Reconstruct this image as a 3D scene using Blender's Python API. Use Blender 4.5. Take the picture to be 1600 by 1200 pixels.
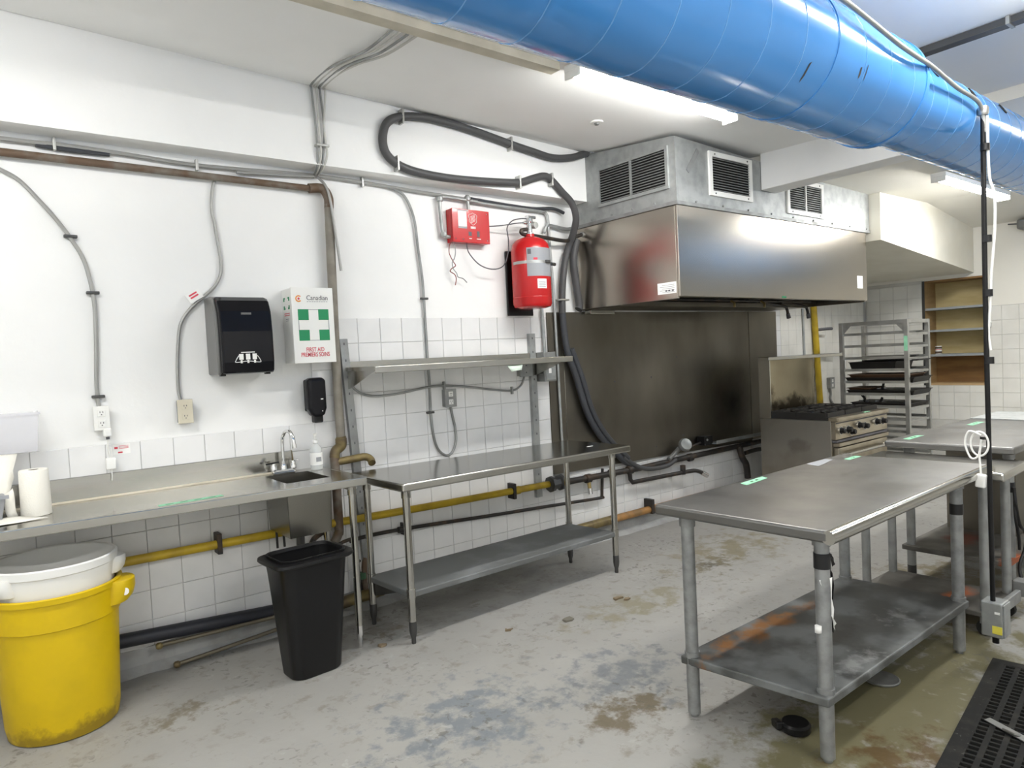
import bpy, bmesh, math, random
from mathutils import Vector, Matrix
random.seed(7)
for o in list(bpy.data.objects): bpy.data.objects.remove(o)
SC = bpy.context.scene
COL = SC.collection
PI = math.pi

# ------------------------------------------------------------------ camera, world, exposure
cam_d = bpy.data.cameras.new('camera'); cam = bpy.data.objects.new('camera', cam_d); COL.objects.link(cam)
cam_d.sensor_fit = 'HORIZONTAL'; cam_d.sensor_width = 36.0; cam_d.lens = 36.0*1074.5/1600; cam_d.clip_start = 0.05
YAW, PITCH, ROLL = 0.664235, -0.0409815, -0.049113
_f = Vector((math.sin(YAW)*math.cos(PITCH), math.cos(YAW)*math.cos(PITCH), math.sin(PITCH)))
_r = Vector((math.cos(YAW), -math.sin(YAW), 0)); _u = _r.cross(_f)
_r2 = _r*math.cos(ROLL)+_u*math.sin(ROLL); _u2 = -_r*math.sin(ROLL)+_u*math.cos(ROLL)
M = Matrix((_r2, _u2, -_f)).transposed().to_4x4(); M.translation = (0, -3.9, 1.5)
cam.matrix_world = M
SC.camera = cam
SC.view_settings.view_transform = 'Standard'; SC.view_settings.look = 'None'
SC.view_settings.gamma = 1; SC.view_settings.use_curve_mapping = False
SC.view_settings.exposure = 0.20
wd = bpy.data.worlds.new('world'); SC.world = wd; wd.use_nodes = True
wd.node_tree.nodes['Background'].inputs[0].default_value = (0.8, 0.86, 1, 1)
wd.node_tree.nodes['Background'].inputs[1].default_value = 0.3
TUBE_POWER = 92.0          # emission of the fluorescent diffusers
TUBE_COL = (1.0, 0.985, 0.95)

# ------------------------------------------------------------------ materials
MATS = {}
def _n(nt, t, **k):
    n = nt.nodes.new(t)
    for a, v in k.items(): setattr(n, a, v)
    return n
def pm(name, c, rough=.5, metal=0, c2=None, scale=6, lo=.4, hi=.65, bump=0, bscale=60, stretch=None, rvar=0, coat=0, emit=0, alpha=1, trans=0, ior=1.45, detail=4, spec=.5):
    m = bpy.data.materials.new(name); m.use_nodes = True; nt = m.node_tree; b = nt.nodes['Principled BSDF']
    b.inputs['Base Color'].default_value = (*c, 1); b.inputs['Roughness'].default_value = rough; b.inputs['Metallic'].default_value = metal
    b.inputs['Coat Weight'].default_value = coat; b.inputs['Alpha'].default_value = alpha
    b.inputs['Transmission Weight'].default_value = trans; b.inputs['IOR'].default_value = ior
    b.inputs['Specular IOR Level'].default_value = spec
    if emit: b.inputs['Emission Color'].default_value = (*c, 1); b.inputs['Emission Strength'].default_value = emit
    geo = _n(nt, 'ShaderNodeNewGeometry'); vec = geo.outputs['Position']
    if stretch:
        mp = _n(nt, 'ShaderNodeMapping'); mp.inputs['Scale'].default_value = stretch; nt.links.new(vec, mp.inputs[0]); vec = mp.outputs[0]
    if c2 or rvar:
        nz = _n(nt, 'ShaderNodeTexNoise'); nz.inputs['Scale'].default_value = scale; nz.inputs['Detail'].default_value = detail; nt.links.new(vec, nz.inputs['Vector'])
        mr = _n(nt, 'ShaderNodeMapRange'); mr.inputs[1].default_value = lo; mr.inputs[2].default_value = hi; nt.links.new(nz.outputs[0], mr.inputs[0])
        if c2:
            mx = _n(nt, 'ShaderNodeMix', data_type='RGBA'); mx.inputs[6].default_value = (*c, 1); mx.inputs[7].default_value = (*c2, 1)
            nt.links.new(mr.outputs[0], mx.inputs[0]); nt.links.new(mx.outputs[2], b.inputs['Base Color'])
        if rvar:
            m2 = _n(nt, 'ShaderNodeMapRange'); m2.inputs[3].default_value = rough; m2.inputs[4].default_value = rough+rvar
            nt.links.new(mr.outputs[0], m2.inputs[0]); nt.links.new(m2.outputs[0], b.inputs['Roughness'])
    if bump:
        bn = _n(nt, 'ShaderNodeTexNoise'); bn.inputs['Scale'].default_value = bscale; bn.inputs['Detail'].default_value = 3; nt.links.new(vec, bn.inputs['Vector'])
        bp = _n(nt, 'ShaderNodeBump'); bp.inputs['Strength'].default_value = bump; bp.inputs['Distance'].default_value = .01
        nt.links.new(bn.outputs[0], bp.inputs['Height']); nt.links.new(bp.outputs[0], b.inputs['Normal'])
    MATS[name] = m
    return m
def add_stains_reflections(m, patches, k=1.6, soft=.35, nsm=1.0):
    """blend stain and painted reflection colours over the base colour: (centre, radii, colour, amount, noise scale, threshold)"""
    nt = m.node_tree; b = nt.nodes['Principled BSDF']; geo = _n(nt, 'ShaderNodeNewGeometry')
    for (ctr, rad, col, amt, ns, thr) in patches:
        src = b.inputs['Base Color'].links[0].from_socket if b.inputs['Base Color'].links else None
        s = _n(nt, 'ShaderNodeVectorMath', operation='SUBTRACT'); s.inputs[1].default_value = ctr; nt.links.new(geo.outputs['Position'], s.inputs[0])
        d = _n(nt, 'ShaderNodeVectorMath', operation='DIVIDE'); d.inputs[1].default_value = rad; nt.links.new(s.outputs[0], d.inputs[0])
        l = _n(nt, 'ShaderNodeVectorMath', operation='LENGTH'); nt.links.new(d.outputs[0], l.inputs[0])
        nz = _n(nt, 'ShaderNodeTexNoise'); nz.inputs['Scale'].default_value = ns*nsm; nz.inputs['Detail'].default_value = 7; nz.inputs['Roughness'].default_value = .65
        nt.links.new(geo.outputs['Position'], nz.inputs['Vector'])
        a = _n(nt, 'ShaderNodeMath', operation='MULTIPLY_ADD'); a.inputs[1].default_value = k; thr = thr+(k-1.6)*.5; nt.links.new(nz.outputs[0], a.inputs[0]); nt.links.new(l.outputs['Value'], a.inputs[2])
        mr = _n(nt, 'ShaderNodeMapRange'); mr.inputs[1].default_value = thr; mr.inputs[2].default_value = thr-soft; mr.inputs[3].default_value = 0; mr.inputs[4].default_value = amt
        nt.links.new(a.outputs[0], mr.inputs[0])
        mx = _n(nt, 'ShaderNodeMix', data_type='RGBA'); mx.inputs[7].default_value = (*col, 1)
        if src: nt.links.new(src, mx.inputs[6])
        else: mx.inputs[6].default_value = b.inputs['Base Color'].default_value
        nt.links.new(mr.outputs[0], mx.inputs[0]); nt.links.new(mx.outputs[2], b.inputs['Base Color'])

pm('plaster', (.87, .87, .855), .75, c2=(.82, .825, .815), scale=1.3, bump=.15, bscale=18)
pm('ceiling_paint', (.89, .89, .875), .8, c2=(.84, .84, .825), scale=.8, bump=.12, bscale=10)
pm('ceiling_paint_right', (.80, .78, .71), .8, c2=(.74, .72, .66), scale=.8, bump=.1, bscale=10)
pm('beam_paint', (.84, .84, .83), .75, c2=(.79, .79, .78), scale=2, bump=.1, bscale=14)
pm('bulkhead_paint', (.78, .755, .66), .7, c2=(.70, .67, .57), scale=2, bump=.1, bscale=14)
pm('cream_paint', (.62, .57, .46), .7, c2=(.52, .48, .38), scale=8)
pm('tile', (.80, .80, .795), .22, c2=(.74, .745, .74), scale=4, coat=.2)
pm('tile_far', (.76, .75, .70), .3, c2=(.68, .67, .62), scale=4)
pm('grout', (.46, .46, .45), .9, c2=(.70, .70, .69), scale=2.2)
pm('grout_far', (.52, .51, .47), .9, c2=(.66, .65, .61), scale=2.5)
pm('cove_paint', (.36, .365, .36), .7, c2=(.28, .28, .27), scale=9, bump=.3, bscale=30)
pm('stainless', (.50, .49, .455), .17, 1, c2=(.45, .44, .405), scale=1.5, rvar=.05, lo=.1, hi=.9, detail=1)
pm('stainless_hood', (.46, .42, .365), .23, 1, c2=(.42, .385, .335), scale=1.6, stretch=(1, 1, .6), rvar=.06, lo=.1, hi=.9, detail=1)
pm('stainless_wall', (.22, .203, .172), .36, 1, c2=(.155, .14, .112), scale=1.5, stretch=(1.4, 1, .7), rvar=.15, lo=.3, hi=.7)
pm('stainless_top', (.215, .212, .206), .33, 1, c2=(.172, .17, .164), scale=3, rvar=.14, lo=.35, hi=.7)
pm('galvanized', (.42, .435, .43), .5, .75, c2=(.35, .365, .36), scale=14, rvar=.1)
pm('galvanized_dull', (.36, .37, .365), .5, .8, c2=(.28, .285, .28), scale=9, rvar=.15)
pm('galvanized_shelf', (.19, .198, .198), .55, .6, c2=(.27, .282, .288), scale=5, lo=.5, hi=.68, rvar=.1)
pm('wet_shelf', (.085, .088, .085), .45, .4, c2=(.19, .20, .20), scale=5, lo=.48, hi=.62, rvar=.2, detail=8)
pm('chrome', (.75, .75, .75), .08, 1)
pm('aluminium', (.50, .50, .48), .4, .9, c2=(.42, .42, .40), scale=12)
pm('aluminium_cable', (.36, .36, .345), .5, .5)
pm('painted_cable', (.55, .545, .51), .6)
pm('stack_paint', (.20, .18, .15), .6, c2=(.27, .25, .21), scale=9)
pm('pale_note', (.66, .76, .66), .7)
pm('galvanized_leg', (.33, .34, .34), .5, .7, c2=(.26, .265, .265), scale=20, rvar=.1)
pm('stainless_shaded', (.30, .29, .26), .25, 1)  # darker copy of stainless, shade inside the sink put into the colour
pm('wire_red', (.22, .06, .05), .6)
pm('grey_conduit', (.068, .068, .070), .5)
pm('dark_conduit', (.05, .053, .06), .45)
pm('rust_pipe', (.13, .085, .055), .6, .2, c2=(.22, .20, .17), scale=9, lo=.45, hi=.7)
pm('drain_brass', (.22, .17, .07), .5, .4, c2=(.12, .09, .05), scale=12)
pm('black_iron', (.035, .032, .030), .5, .3, c2=(.09, .06, .04), scale=12, lo=.5, hi=.7)
pm('yellow_pipe', (.52, .36, .02), .45, c2=(.38, .26, .02), scale=9)
pm('copper_old', (.16, .14, .10), .5, .5)
pm('orange_pipe', (.40, .20, .06), .55, c2=(.22, .13, .05), scale=10)
pm('black_pipe', (.025, .027, .035), .5)
pm('yellow_plastic', (.66, .455, .002), .42, c2=(.56, .39, .003), scale=7, lo=.45, hi=.8)
pm('white_plastic', (.82, .82, .79), .4)
pm('off_white_plastic', (.66, .61, .48), .45)
pm('black_plastic', (.008, .008, .0085), .36, spec=.35)
pm('smoke_plastic', (.009, .009, .011), .14, spec=.22)
pm('grey_plastic', (.16, .16, .155), .35)
pm('clear_plastic', (.86, .86, .90), .10, alpha=.30)
pm('clear_bottle', (.85, .88, .88), .06, alpha=.45)
pm('paper', (.80, .78, .71), .9, bump=.2, bscale=120)
pm('paper_white', (.85, .85, .83), .85)
pm('cardboard', (.10, .07, .05), .9)
pm('red_paint', (.48, .010, .012), .24, coat=.15)
pm('red_print', (.62, .05, .08), .6)
pm('green_print', (.015, .25, .10), .5)
pm('orange_print', (.75, .28, .05), .5)
pm('dark_print', (.10, .10, .11), .6)
pm('grey_print', (.32, .32, .33), .6)
pm('label_grey', (.30, .31, .33), .5)
pm('green_tape', (.24, .56, .35), .7, c2=(.30, .62, .42), scale=30)
pm('green_mark', (.05, .12, .06), .7)
pm('blue_paint', (.065, .255, .62), .15, c2=(.075, .275, .65), scale=2, coat=.15)
pm('blue_seam', (.15, .38, .74), .3)
pm('blue_seam_dark', (.02, .10, .30), .35)
pm('black_void', (.004, .004, .004), .9)
pm('rubber', (.013, .013, .012), .75, c2=(.032, .030, .026), scale=14, lo=.5, hi=.75, spec=.3)
pm('cast_iron', (.014, .013, .012), .6)
pm('tray', (.018, .016, .015), .5, .3)
pm('tray_rust', (.10, .055, .03), .6)
pm('plywood', (.42, .29, .14), .65, c2=(.34, .22, .10), scale=3, stretch=(1, 1, 6))
pm('plywood_yellow', (.60, .49, .25), .7, c2=(.52, .41, .19), scale=3, stretch=(1, 1, 6))
pm('plywood_dark', (.30, .17, .06), .65, c2=(.22, .12, .045), scale=3, stretch=(1, 1, 6))
pm('shelf_grey', (.30, .32, .33), .6)
pm('wood_edge', (.50, .34, .18), .7)
pm('black_tape', (.008, .008, .009), .45)
pm('brass', (.55, .42, .18), .3, 1)
pm('tube_light', TUBE_COL, .5, emit=TUBE_POWER)
pm('tube_light_dim', TUBE_COL, .5, emit=TUBE_POWER*.55)  # dimmer emission so the near fixture lights the duct less
pm('steel_dark', (.10, .10, .10), .45, .8)
pm('oven_front', (.50, .45, .36), .28, 1, c2=(.36, .31, .23), scale=4, rvar=.1)
pm('oven_side', (.42, .40, .36), .32, 1, c2=(.30, .28, .24), scale=2.2, rvar=.12)
pm('paint_chip', (.17, .16, .13), .9)
pm('debris', (.22, .17, .11), .9)
pm('sign_yellow', (.70, .62, .08), .5)

# floor: worn light grey paint over stained concrete
fm = pm('floor_paint', (.33, .325, .305), .42, c2=(.285, .28, .262), scale=1.4, rvar=.15, bump=.12, bscale=25, lo=.35, hi=.7, detail=6)
add_stains_reflections(fm, [
    ((2.2, -1.2, 0), (60, 60, 1), (.20, .185, .15), .75, 7, .60),
    ((1.55, -1.55, 0), (.75, .55, 1), (.155, .175, .195), .85, 6, 1.34),
    ((2.3, -1.7, 0), (.55, .5, 1), (.17, .185, .20), .8, 7, 1.32),
    ((2.05, -1.95, 0), (.30, .20, 1), (.13, .105, .065), .9, 6, 1.45),
    ((3.0, -1.15, 0), (.75, .28, 1), (.22, .20, .135), .8, 5, 1.35),
    ((3.9, -1.0, 0), (.55, .30, 1), (.12, .11, .085), .9, 8, 1.22),
    ((4.3, -.9, 0), (1.0, .5, 1), (.20, .175, .11), .8, 4, 1.35),
    ((3.0, -2.65, 0), (1.2, .34, 1), (.135, .122, .058), .92, 4, 1.9),
    ((2.45, -2.85, 0), (.45, .25, 1), (.10, .062, .022), .9, 6, 1.45),
    ((4.4, -2.3, 0), (1.0, .5, 1), (.15, .125, .06), .9, 4, 1.6),
    ((.62, -.62, 0), (.32, .20, 1), (.17, .15, .11), .9, 9, 1.28),
    ((1.75, -.42, 0), (.30, .25, 1), (.15, .125, .09), .9, 7, 1.3),
    ((2.3, -.35, 0), (1.4, .35, 1), (.22, .215, .20), .7, 3, 1.5),
], k=3.6, soft=.45, nsm=1.5)
def add_flecks(m, col, amt, big, fine, t_big, t_fine, dist=1.5):
    nt = m.node_tree; b = nt.nodes['Principled BSDF']; geo = _n(nt, 'ShaderNodeNewGeometry'); src = b.inputs['Base Color'].links[0].from_socket
    out = []
    for sc, t, wdt in ((big, t_big, .12), (fine, t_fine, .05)):
        nz = _n(nt, 'ShaderNodeTexNoise'); nz.inputs['Scale'].default_value = sc; nz.inputs['Detail'].default_value = 6; nz.inputs['Roughness'].default_value = .6; nz.inputs['Distortion'].default_value = dist
        nt.links.new(geo.outputs['Position'], nz.inputs['Vector'])
        mr = _n(nt, 'ShaderNodeMapRange'); mr.inputs[1].default_value = t; mr.inputs[2].default_value = t+wdt; nt.links.new(nz.outputs[0], mr.inputs[0]); out.append(mr)
    mu = _n(nt, 'ShaderNodeMath', operation='MULTIPLY'); nt.links.new(out[0].outputs[0], mu.inputs[0]); nt.links.new(out[1].outputs[0], mu.inputs[1])
    m2 = _n(nt, 'ShaderNodeMath', operation='MULTIPLY'); m2.inputs[1].default_value = amt; nt.links.new(mu.outputs[0], m2.inputs[0])
    mx = _n(nt, 'ShaderNodeMix', data_type='RGBA'); mx.inputs[7].default_value = (*col, 1); nt.links.new(src, mx.inputs[6]); nt.links.new(m2.outputs[0], mx.inputs[0]); nt.links.new(mx.outputs[2], b.inputs['Base Color'])
add_flecks(fm, (.10, .095, .08), .6, 1.6, 24, .50, .57, .4)
add_flecks(fm, (.17, .15, .11), .5, 1.1, 11, .52, .58, .5)
add_flecks(fm, (.40, .40, .385), .5, 1.7, 14, .50, .60, .5)
add_flecks(MATS['rubber'], (.22, .215, .20), .8, 5, 60, .50, .62, .3)
add_stains_reflections(MATS['stainless_wall'], [
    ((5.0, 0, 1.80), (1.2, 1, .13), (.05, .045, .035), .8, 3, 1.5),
    ((3.75, 0, .98), (.33, 1, .25), (.10, .095, .085), .8, 4, 1.5),
    ((5.72, 0, .95), (.45, 1, .42), (.02, .018, .015), .92, 2, 1.65),  # dark patch: tarnish plus the range's reflection painted into the colour
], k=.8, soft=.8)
add_stains_reflections(MATS['oven_side'], [((5.55, -.75, .62), (.2, .28, .14), (.10, .08, .06), .35, 5, 1.3)])
add_stains_reflections(MATS['wet_shelf'], [
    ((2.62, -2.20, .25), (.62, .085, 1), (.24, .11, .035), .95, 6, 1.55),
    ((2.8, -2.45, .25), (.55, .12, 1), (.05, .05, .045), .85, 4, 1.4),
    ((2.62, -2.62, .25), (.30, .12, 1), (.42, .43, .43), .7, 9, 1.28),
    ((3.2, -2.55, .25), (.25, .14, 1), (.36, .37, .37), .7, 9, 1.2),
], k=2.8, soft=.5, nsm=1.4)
bl = pm('range_back', (.42, .37, .26), .30, 1, c2=(.34, .29, .20), scale=2, rvar=.1)
add_stains_reflections(bl, [((5.6, -.42, 1.05), (.22, 1, .30), (.06, .035, .015), .85, 5, 1.4), ((6.0, -.42, .90), (.6, 1, .16), (.03, .022, .012), .9, 6, 1.5)])
add_stains_reflections(MATS['yellow_plastic'], [((.2, -.4, 0), (.8, .8, .13), (.20, .13, .01), .8, 9, 1.45)])
rs = pm('rusty_shelf', (.10, .095, .085), .55, .4, c2=(.17, .165, .15), scale=6)
add_stains_reflections(rs, [((4.7, -2.3, .24), (.35, .16, 1), (.17, .05, .03), .8, 5, 1.5), ((4.45, -2.62, .24), (.25, .10, 1), (.40, .10, .03), .95, 6, 1.5),
                ((4.05, -2.5, .12), (.3, .12, 1), (.40, .11, .03), .9, 6, 1.3)])

# ------------------------------------------------------------------ mesh helpers
ORG = {}
class MB:
    def __init__(s): s.v = []; s.f = []; s.sm = []
    def add(s, vs, fs, smooth=False):
        n = len(s.v); s.v += [tuple(v) for v in vs]
        for f in fs: s.f.append([i+n for i in f]); s.sm.append(smooth)
        return s
    def box(s, x0, x1, y0, y1, z0, z1):
        v = [(x, y, z) for z in (z0, z1) for y in (y0, y1) for x in (x0, x1)]
        return s.add(v, [(0,2,3,1), (4,5,7,6), (0,1,5,4), (2,6,7,3), (0,4,6,2), (1,3,7,5)])
    def hexa(s, b, t):
        """b, t: four corners (counter-clockwise from above) of the bottom and the top"""
        return s.add(list(b)+list(t), [(3,2,1,0), (4,5,6,7), (0,1,5,4), (1,2,6,5), (2,3,7,6), (3,0,4,7)])
    def obox(s, c, sx, sy, sz, rot):
        R = Matrix.Rotation(rot[2], 3, 'Z') @ Matrix.Rotation(rot[1], 3, 'Y') @ Matrix.Rotation(rot[0], 3, 'X'); c = Vector(c)
        v = [c + R @ Vector((x*sx/2, y*sy/2, z*sz/2)) for z in (-1, 1) for y in (-1, 1) for x in (-1, 1)]
        return s.add(v, [(0,2,3,1), (4,5,7,6), (0,1,5,4), (2,6,7,3), (0,4,6,2), (1,3,7,5)])
    def _frame(s, d):
        d = d.normalized(); a = Vector((0, 0, 1)) if abs(d.z) < .9 else Vector((1, 0, 0))
        u = d.cross(a).normalized(); return u, d.cross(u).normalized()
    def cyl(s, p0, p1, r0, r1=None, n=16, cap=True):
        p0 = Vector(p0); p1 = Vector(p1); r1 = r0 if r1 is None else r1; u, w = s._frame(p1-p0)
        ring = lambda p, r: [p + u*(r*math.cos(2*PI*i/n)) + w*(r*math.sin(2*PI*i/n)) for i in range(n)]
        s.add(ring(p0, r0)+ring(p1, r1), [(i, (i+1) % n, n+(i+1) % n, n+i) for i in range(n)], True)
        if cap:
            s.add(ring(p0, r0), [tuple(range(n))[::-1]]); s.add(ring(p1, r1), [tuple(range(n))])
        return s
    def lathe(s, prof, o, axis=(0, 0, 1), n=28, cap=True):
        """prof: (radius, height) pairs along the axis from o"""
        o = Vector(o); ax = Vector(axis).normalized(); u, w = s._frame(ax); v = []; f = []
        for r, h in prof: v += [o + ax*h + u*(r*math.cos(2*PI*i/n)) + w*(r*math.sin(2*PI*i/n)) for i in range(n)]
        for k in range(len(prof)-1):
            for i in range(n): j = (i+1) % n; f.append((k*n+i, k*n+j, (k+1)*n+j, (k+1)*n+i))
        s.add(v, f, True)
        if cap:
            s.add(v[:n], [tuple(range(n))[::-1]]); s.add(v[-n:], [tuple(range(n))])
        return s
    def tube(s, pts, r, n=8, sub=6, cyc=False, smooth=True):
        P = [Vector(p) for p in pts]
        if smooth and len(P) > 2:
            Q = []; m = len(P)
            for i in range(m-1):
                a = P[max(i-1, 0)]; b = P[i]; c = P[i+1]; d = P[min(i+2, m-1)]
                for k in range(sub):
                    t = k/sub
                    Q.append(.5*((2*b)+(c-a)*t+(2*a-5*b+4*c-d)*t*t+(3*b-a-3*c+d)*t**3))
            Q.append(P[-1]); P = Q
        v = []; f = []; u = None
        for i, p in enumerate(P):
            d = (P[min(i+1, len(P)-1)]-P[max(i-1, 0)]).normalized()
            if u is None: u, w = s._frame(d)
            else:
                u = (u - d*u.dot(d)).normalized(); w = d.cross(u)
            v += [p + u*(r*math.cos(2*PI*k/n)) + w*(r*math.sin(2*PI*k/n)) for k in range(n)]
        for i in range(len(P)-1):
            for k in range(n): j = (k+1) % n; f.append((i*n+k, i*n+j, (i+1)*n+j, (i+1)*n+k))
        s.add(v, f, True); s.add(v[:n], [tuple(range(n))[::-1]]); s.add(v[-n:], [tuple(range(n))])
        return s
    def prism(s, poly, a, b, axis='y'):
        """poly of 2-D points extruded from a to b along an axis: y -> (x,z), x -> (y,z), z -> (x,y)"""
        mk = {'y': lambda p, t: (p[0], t, p[1]), 'x': lambda p, t: (t, p[0], p[1]), 'z': lambda p, t: (p[0], p[1], t)}[axis]; n = len(poly)
        return s.add([mk(p, a) for p in poly]+[mk(p, b) for p in poly], [tuple(range(n)), tuple(range(2*n-1, n-1, -1))]+[(i, n+i, n+(i+1) % n, (i+1) % n) for i in range(n)])
    def build(s, name, mat, parent=None, bevel=0, seg=2, kind=None, label=None):
        if parent is not None: o0 = ORG[parent]
        else:
            xs, ys, zs = zip(*s.v); o0 = Vector(((min(xs)+max(xs))/2, (min(ys)+max(ys))/2, min(zs)))
        me = bpy.data.meshes.new(name); me.from_pydata([Vector(v)-o0 for v in s.v], [], s.f)
        bm = bmesh.new(); bm.from_mesh(me)
        for i, fc in enumerate(bm.faces): fc.smooth = s.sm[i]
        bmesh.ops.remove_doubles(bm, verts=bm.verts, dist=1e-5)
        bmesh.ops.recalc_face_normals(bm, faces=bm.faces)
        for e_ in bm.edges:
            if len(e_.link_faces) == 2 and e_.calc_face_angle(0) > .65: e_.smooth = False
        bm.to_mesh(me); bm.free()
        me.materials.append(MATS[mat]); o = bpy.data.objects.new(name, me); COL.objects.link(o)
        if parent is not None: o.parent = parent
        else: o.location = o0
        ORG[o] = o0
        if bevel:
            bv = o.modifiers.new('bevel', 'BEVEL'); bv.width = bevel; bv.segments = seg; bv.limit_method = 'ANGLE'; bv.angle_limit = math.radians(40)
        if any(s.sm) and not all(s.sm):
            pass
        if kind: o['kind'] = kind
        if label: o['label'] = label
        return o
def thing(name, label, cat, loc, group=None):
    o = bpy.data.objects.new(name, None); COL.objects.link(o); o.location = loc; o.empty_display_size = .1; ORG[o] = Vector(loc)
    return tag(o, label, cat, group)
def tag(o, label, cat, group=None):
    o['label'] = label; o['category'] = cat
    if group: o['group'] = group
    return o
def B(*a): return MB().box(*a)
def T(pts, r, **k): return MB().tube(pts, r, **k)
def XZ(pts, y): return [(p[0], y, p[1]) for p in pts]
def text(name, body, size, loc, rot, mat, parent, ext=.0006, align='CENTER', sx=1, bold=0):
    c = bpy.data.curves.new('t', 'FONT'); c.body = body; c.size = size; c.extrude = ext; c.align_x = align; c.align_y = 'CENTER'; c.offset = bold
    t = bpy.data.objects.new('t', c); COL.objects.link(t); dg = bpy.context.evaluated_depsgraph_get(); dg.update()
    me = bpy.data.meshes.new_from_object(t.evaluated_get(dg)); bpy.data.objects.remove(t)
    R = Matrix.Translation(Vector(loc)-ORG[parent]) @ rot.to_4x4() @ Matrix.Diagonal((sx, 1, 1, 1)); me.transform(R)
    me.materials.clear(); me.materials.append(MATS[mat]); me.name = name
    o = bpy.data.objects.new(name, me); COL.objects.link(o); o.parent = parent; ORG[o] = ORG[parent]
    return o
FACE_FRONT = Matrix(((1, 0, 0), (0, 0, -1), (0, 1, 0)))      # text on a face looking to -Y
FACE_LEFT = Matrix(((0, 0, -1), (-1, 0, 0), (0, 1, 0)))      # text on a face looking to -X

# ------------------------------------------------------------------ the setting
XL, XR, YF = -2.0, 8.52, -5.4
floor = MB().box(XL, XR+.3, YF, .2, -.12, 0).build('floor', 'floor_paint', kind='structure')
wall = MB().box(XL, XR+.5, 0, .2, 0, 3.25).build('wall_back', 'plaster', kind='structure')
# right wall with the opening for the recessed cabinet
CY0, CY1, CZ0, CZ1 = -1.26, -.64, .935, 2.11
wr = MB()
wr.box(XR, XR+.15, CY1, 0, 0, 3.25); wr.box(XR, XR+.15, YF, CY0, 0, 3.25); wr.box(XR, XR+.15, CY0, CY1, 0, CZ0); wr.box(XR, XR+.15, CY0, CY1, CZ1, 3.25)
wall_r = wr.build('wall_right', 'ceiling_paint_right', kind='structure')
MB().box(XL-.15, XL, YF, .2, 0, 3.25).build('wall_left', 'plaster', kind='structure')
MB().box(XL, XR+.3, YF-.15, YF, 0, 3.25).build('wall_front', 'plaster', kind='structure')

# ceiling: left bay (sagging up towards the wall), lower bay beyond the beam
cm = MB()
def ceil_z(x, y):
    t = min(max((-.148-y)/1.7, -.08), 1); z0 = 3.128-.0336*x
    return z0+(2.903-z0)*(1-(1-t)**2 if t > 0 else t*2)
ys = [.1, -.148]+[-.148-.17*k for k in range(1, 11)]+[-2.6, YF]; xs_ = [XL+(4.80-XL)*k/8 for k in range(9)]
gv = [(x, y, ceil_z(x, y)) for y in ys for x in xs_]; nx = len(xs_)
cm.add(gv, [(a*nx+b, a*nx+b+1, (a+1)*nx+b+1, (a+1)*nx+b) for a in range(len(ys)-1) for b in range(nx-1)], True)
cm.box(XL, 4.8, YF, .1, 3.19, 3.24); cm.box(4.79, 4.80, YF, .1, 2.95, 3.2)
cm.build('ceiling', 'ceiling_paint', kind='structure')
cm = MB()
for (xa, xb, za, zb) in ((4.8, 6.6, 2.83, 2.80), (6.6, 7.45, 2.80, 2.795), (7.45, XR+.1, 2.795, 2.61)):
    cm.hexa([(xa, YF, za), (xb, YF, zb), (xb, .1, zb), (xa, .1, za)], [(xa, YF, za+.12), (xb, YF, zb+.12), (xb, .1, zb+.12), (xa, .1, za+.12)])
cm.build('ceiling.001', 'ceiling_paint_right', kind='structure')
MB().box(XL, 3.745, -.148, 0, 2.637, 3.14).build('trim_1', 'plaster', kind='structure', label='white plaster soffit along the top of the back wall')
MB().hexa([(4.75, -2.34, 2.66), (4.94, -2.34, 2.66), (4.94, -.985, 2.645), (4.75, -.985, 2.65)], [(4.75, -2.34, 2.93), (4.94, -2.34, 2.93), (4.94, -.985, 2.93), (4.75, -.985, 2.93)]).build('trim_2', 'beam_paint', kind='structure', bevel=.006, label='white ceiling beam running out from the hood')
MB().hexa([(6.5, -1.08, 2.38), (8.515, -1.15, 2.15), (8.515, -.001, 2.15), (6.5, -.001, 2.38)], [(6.5, -1.08, 2.90), (8.515, -1.15, 2.70), (8.515, -.001, 2.70), (6.5, -.001, 2.90)]).build('trim_3', 'bulkhead_paint', kind='structure', label='cream sloping bulkhead beside the hood')
MB().box(-1.0, 2.34, -1.41, -1.345, 2.875, 2.93).build('trim_4', 'cream_paint', kind='structure', label='cream batten along the ceiling')
# painted concrete cove along the foot of the wall, ragged on top
cv = MB(); n = 110; random.seed(3); prev = None
for i in range(n+1):
    x = XL+.02+(XR-.02-XL-.02)*i/n; h = .112+random.uniform(-.014, .014); d = .045+random.uniform(-.008, .008)
    row = [(x, -.0005, 0), (x, -.0005, h), (x, -.012, h-.004), (x, -.02, .035), (x, -d-.03, .001)]
    if prev: cv.add(prev+row, [(1, 6, 7, 2), (2, 7, 8, 3), (3, 8, 9, 4)])
    prev = row
cv.build('baseboard_back', 'cove_paint', kind='structure')

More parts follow.
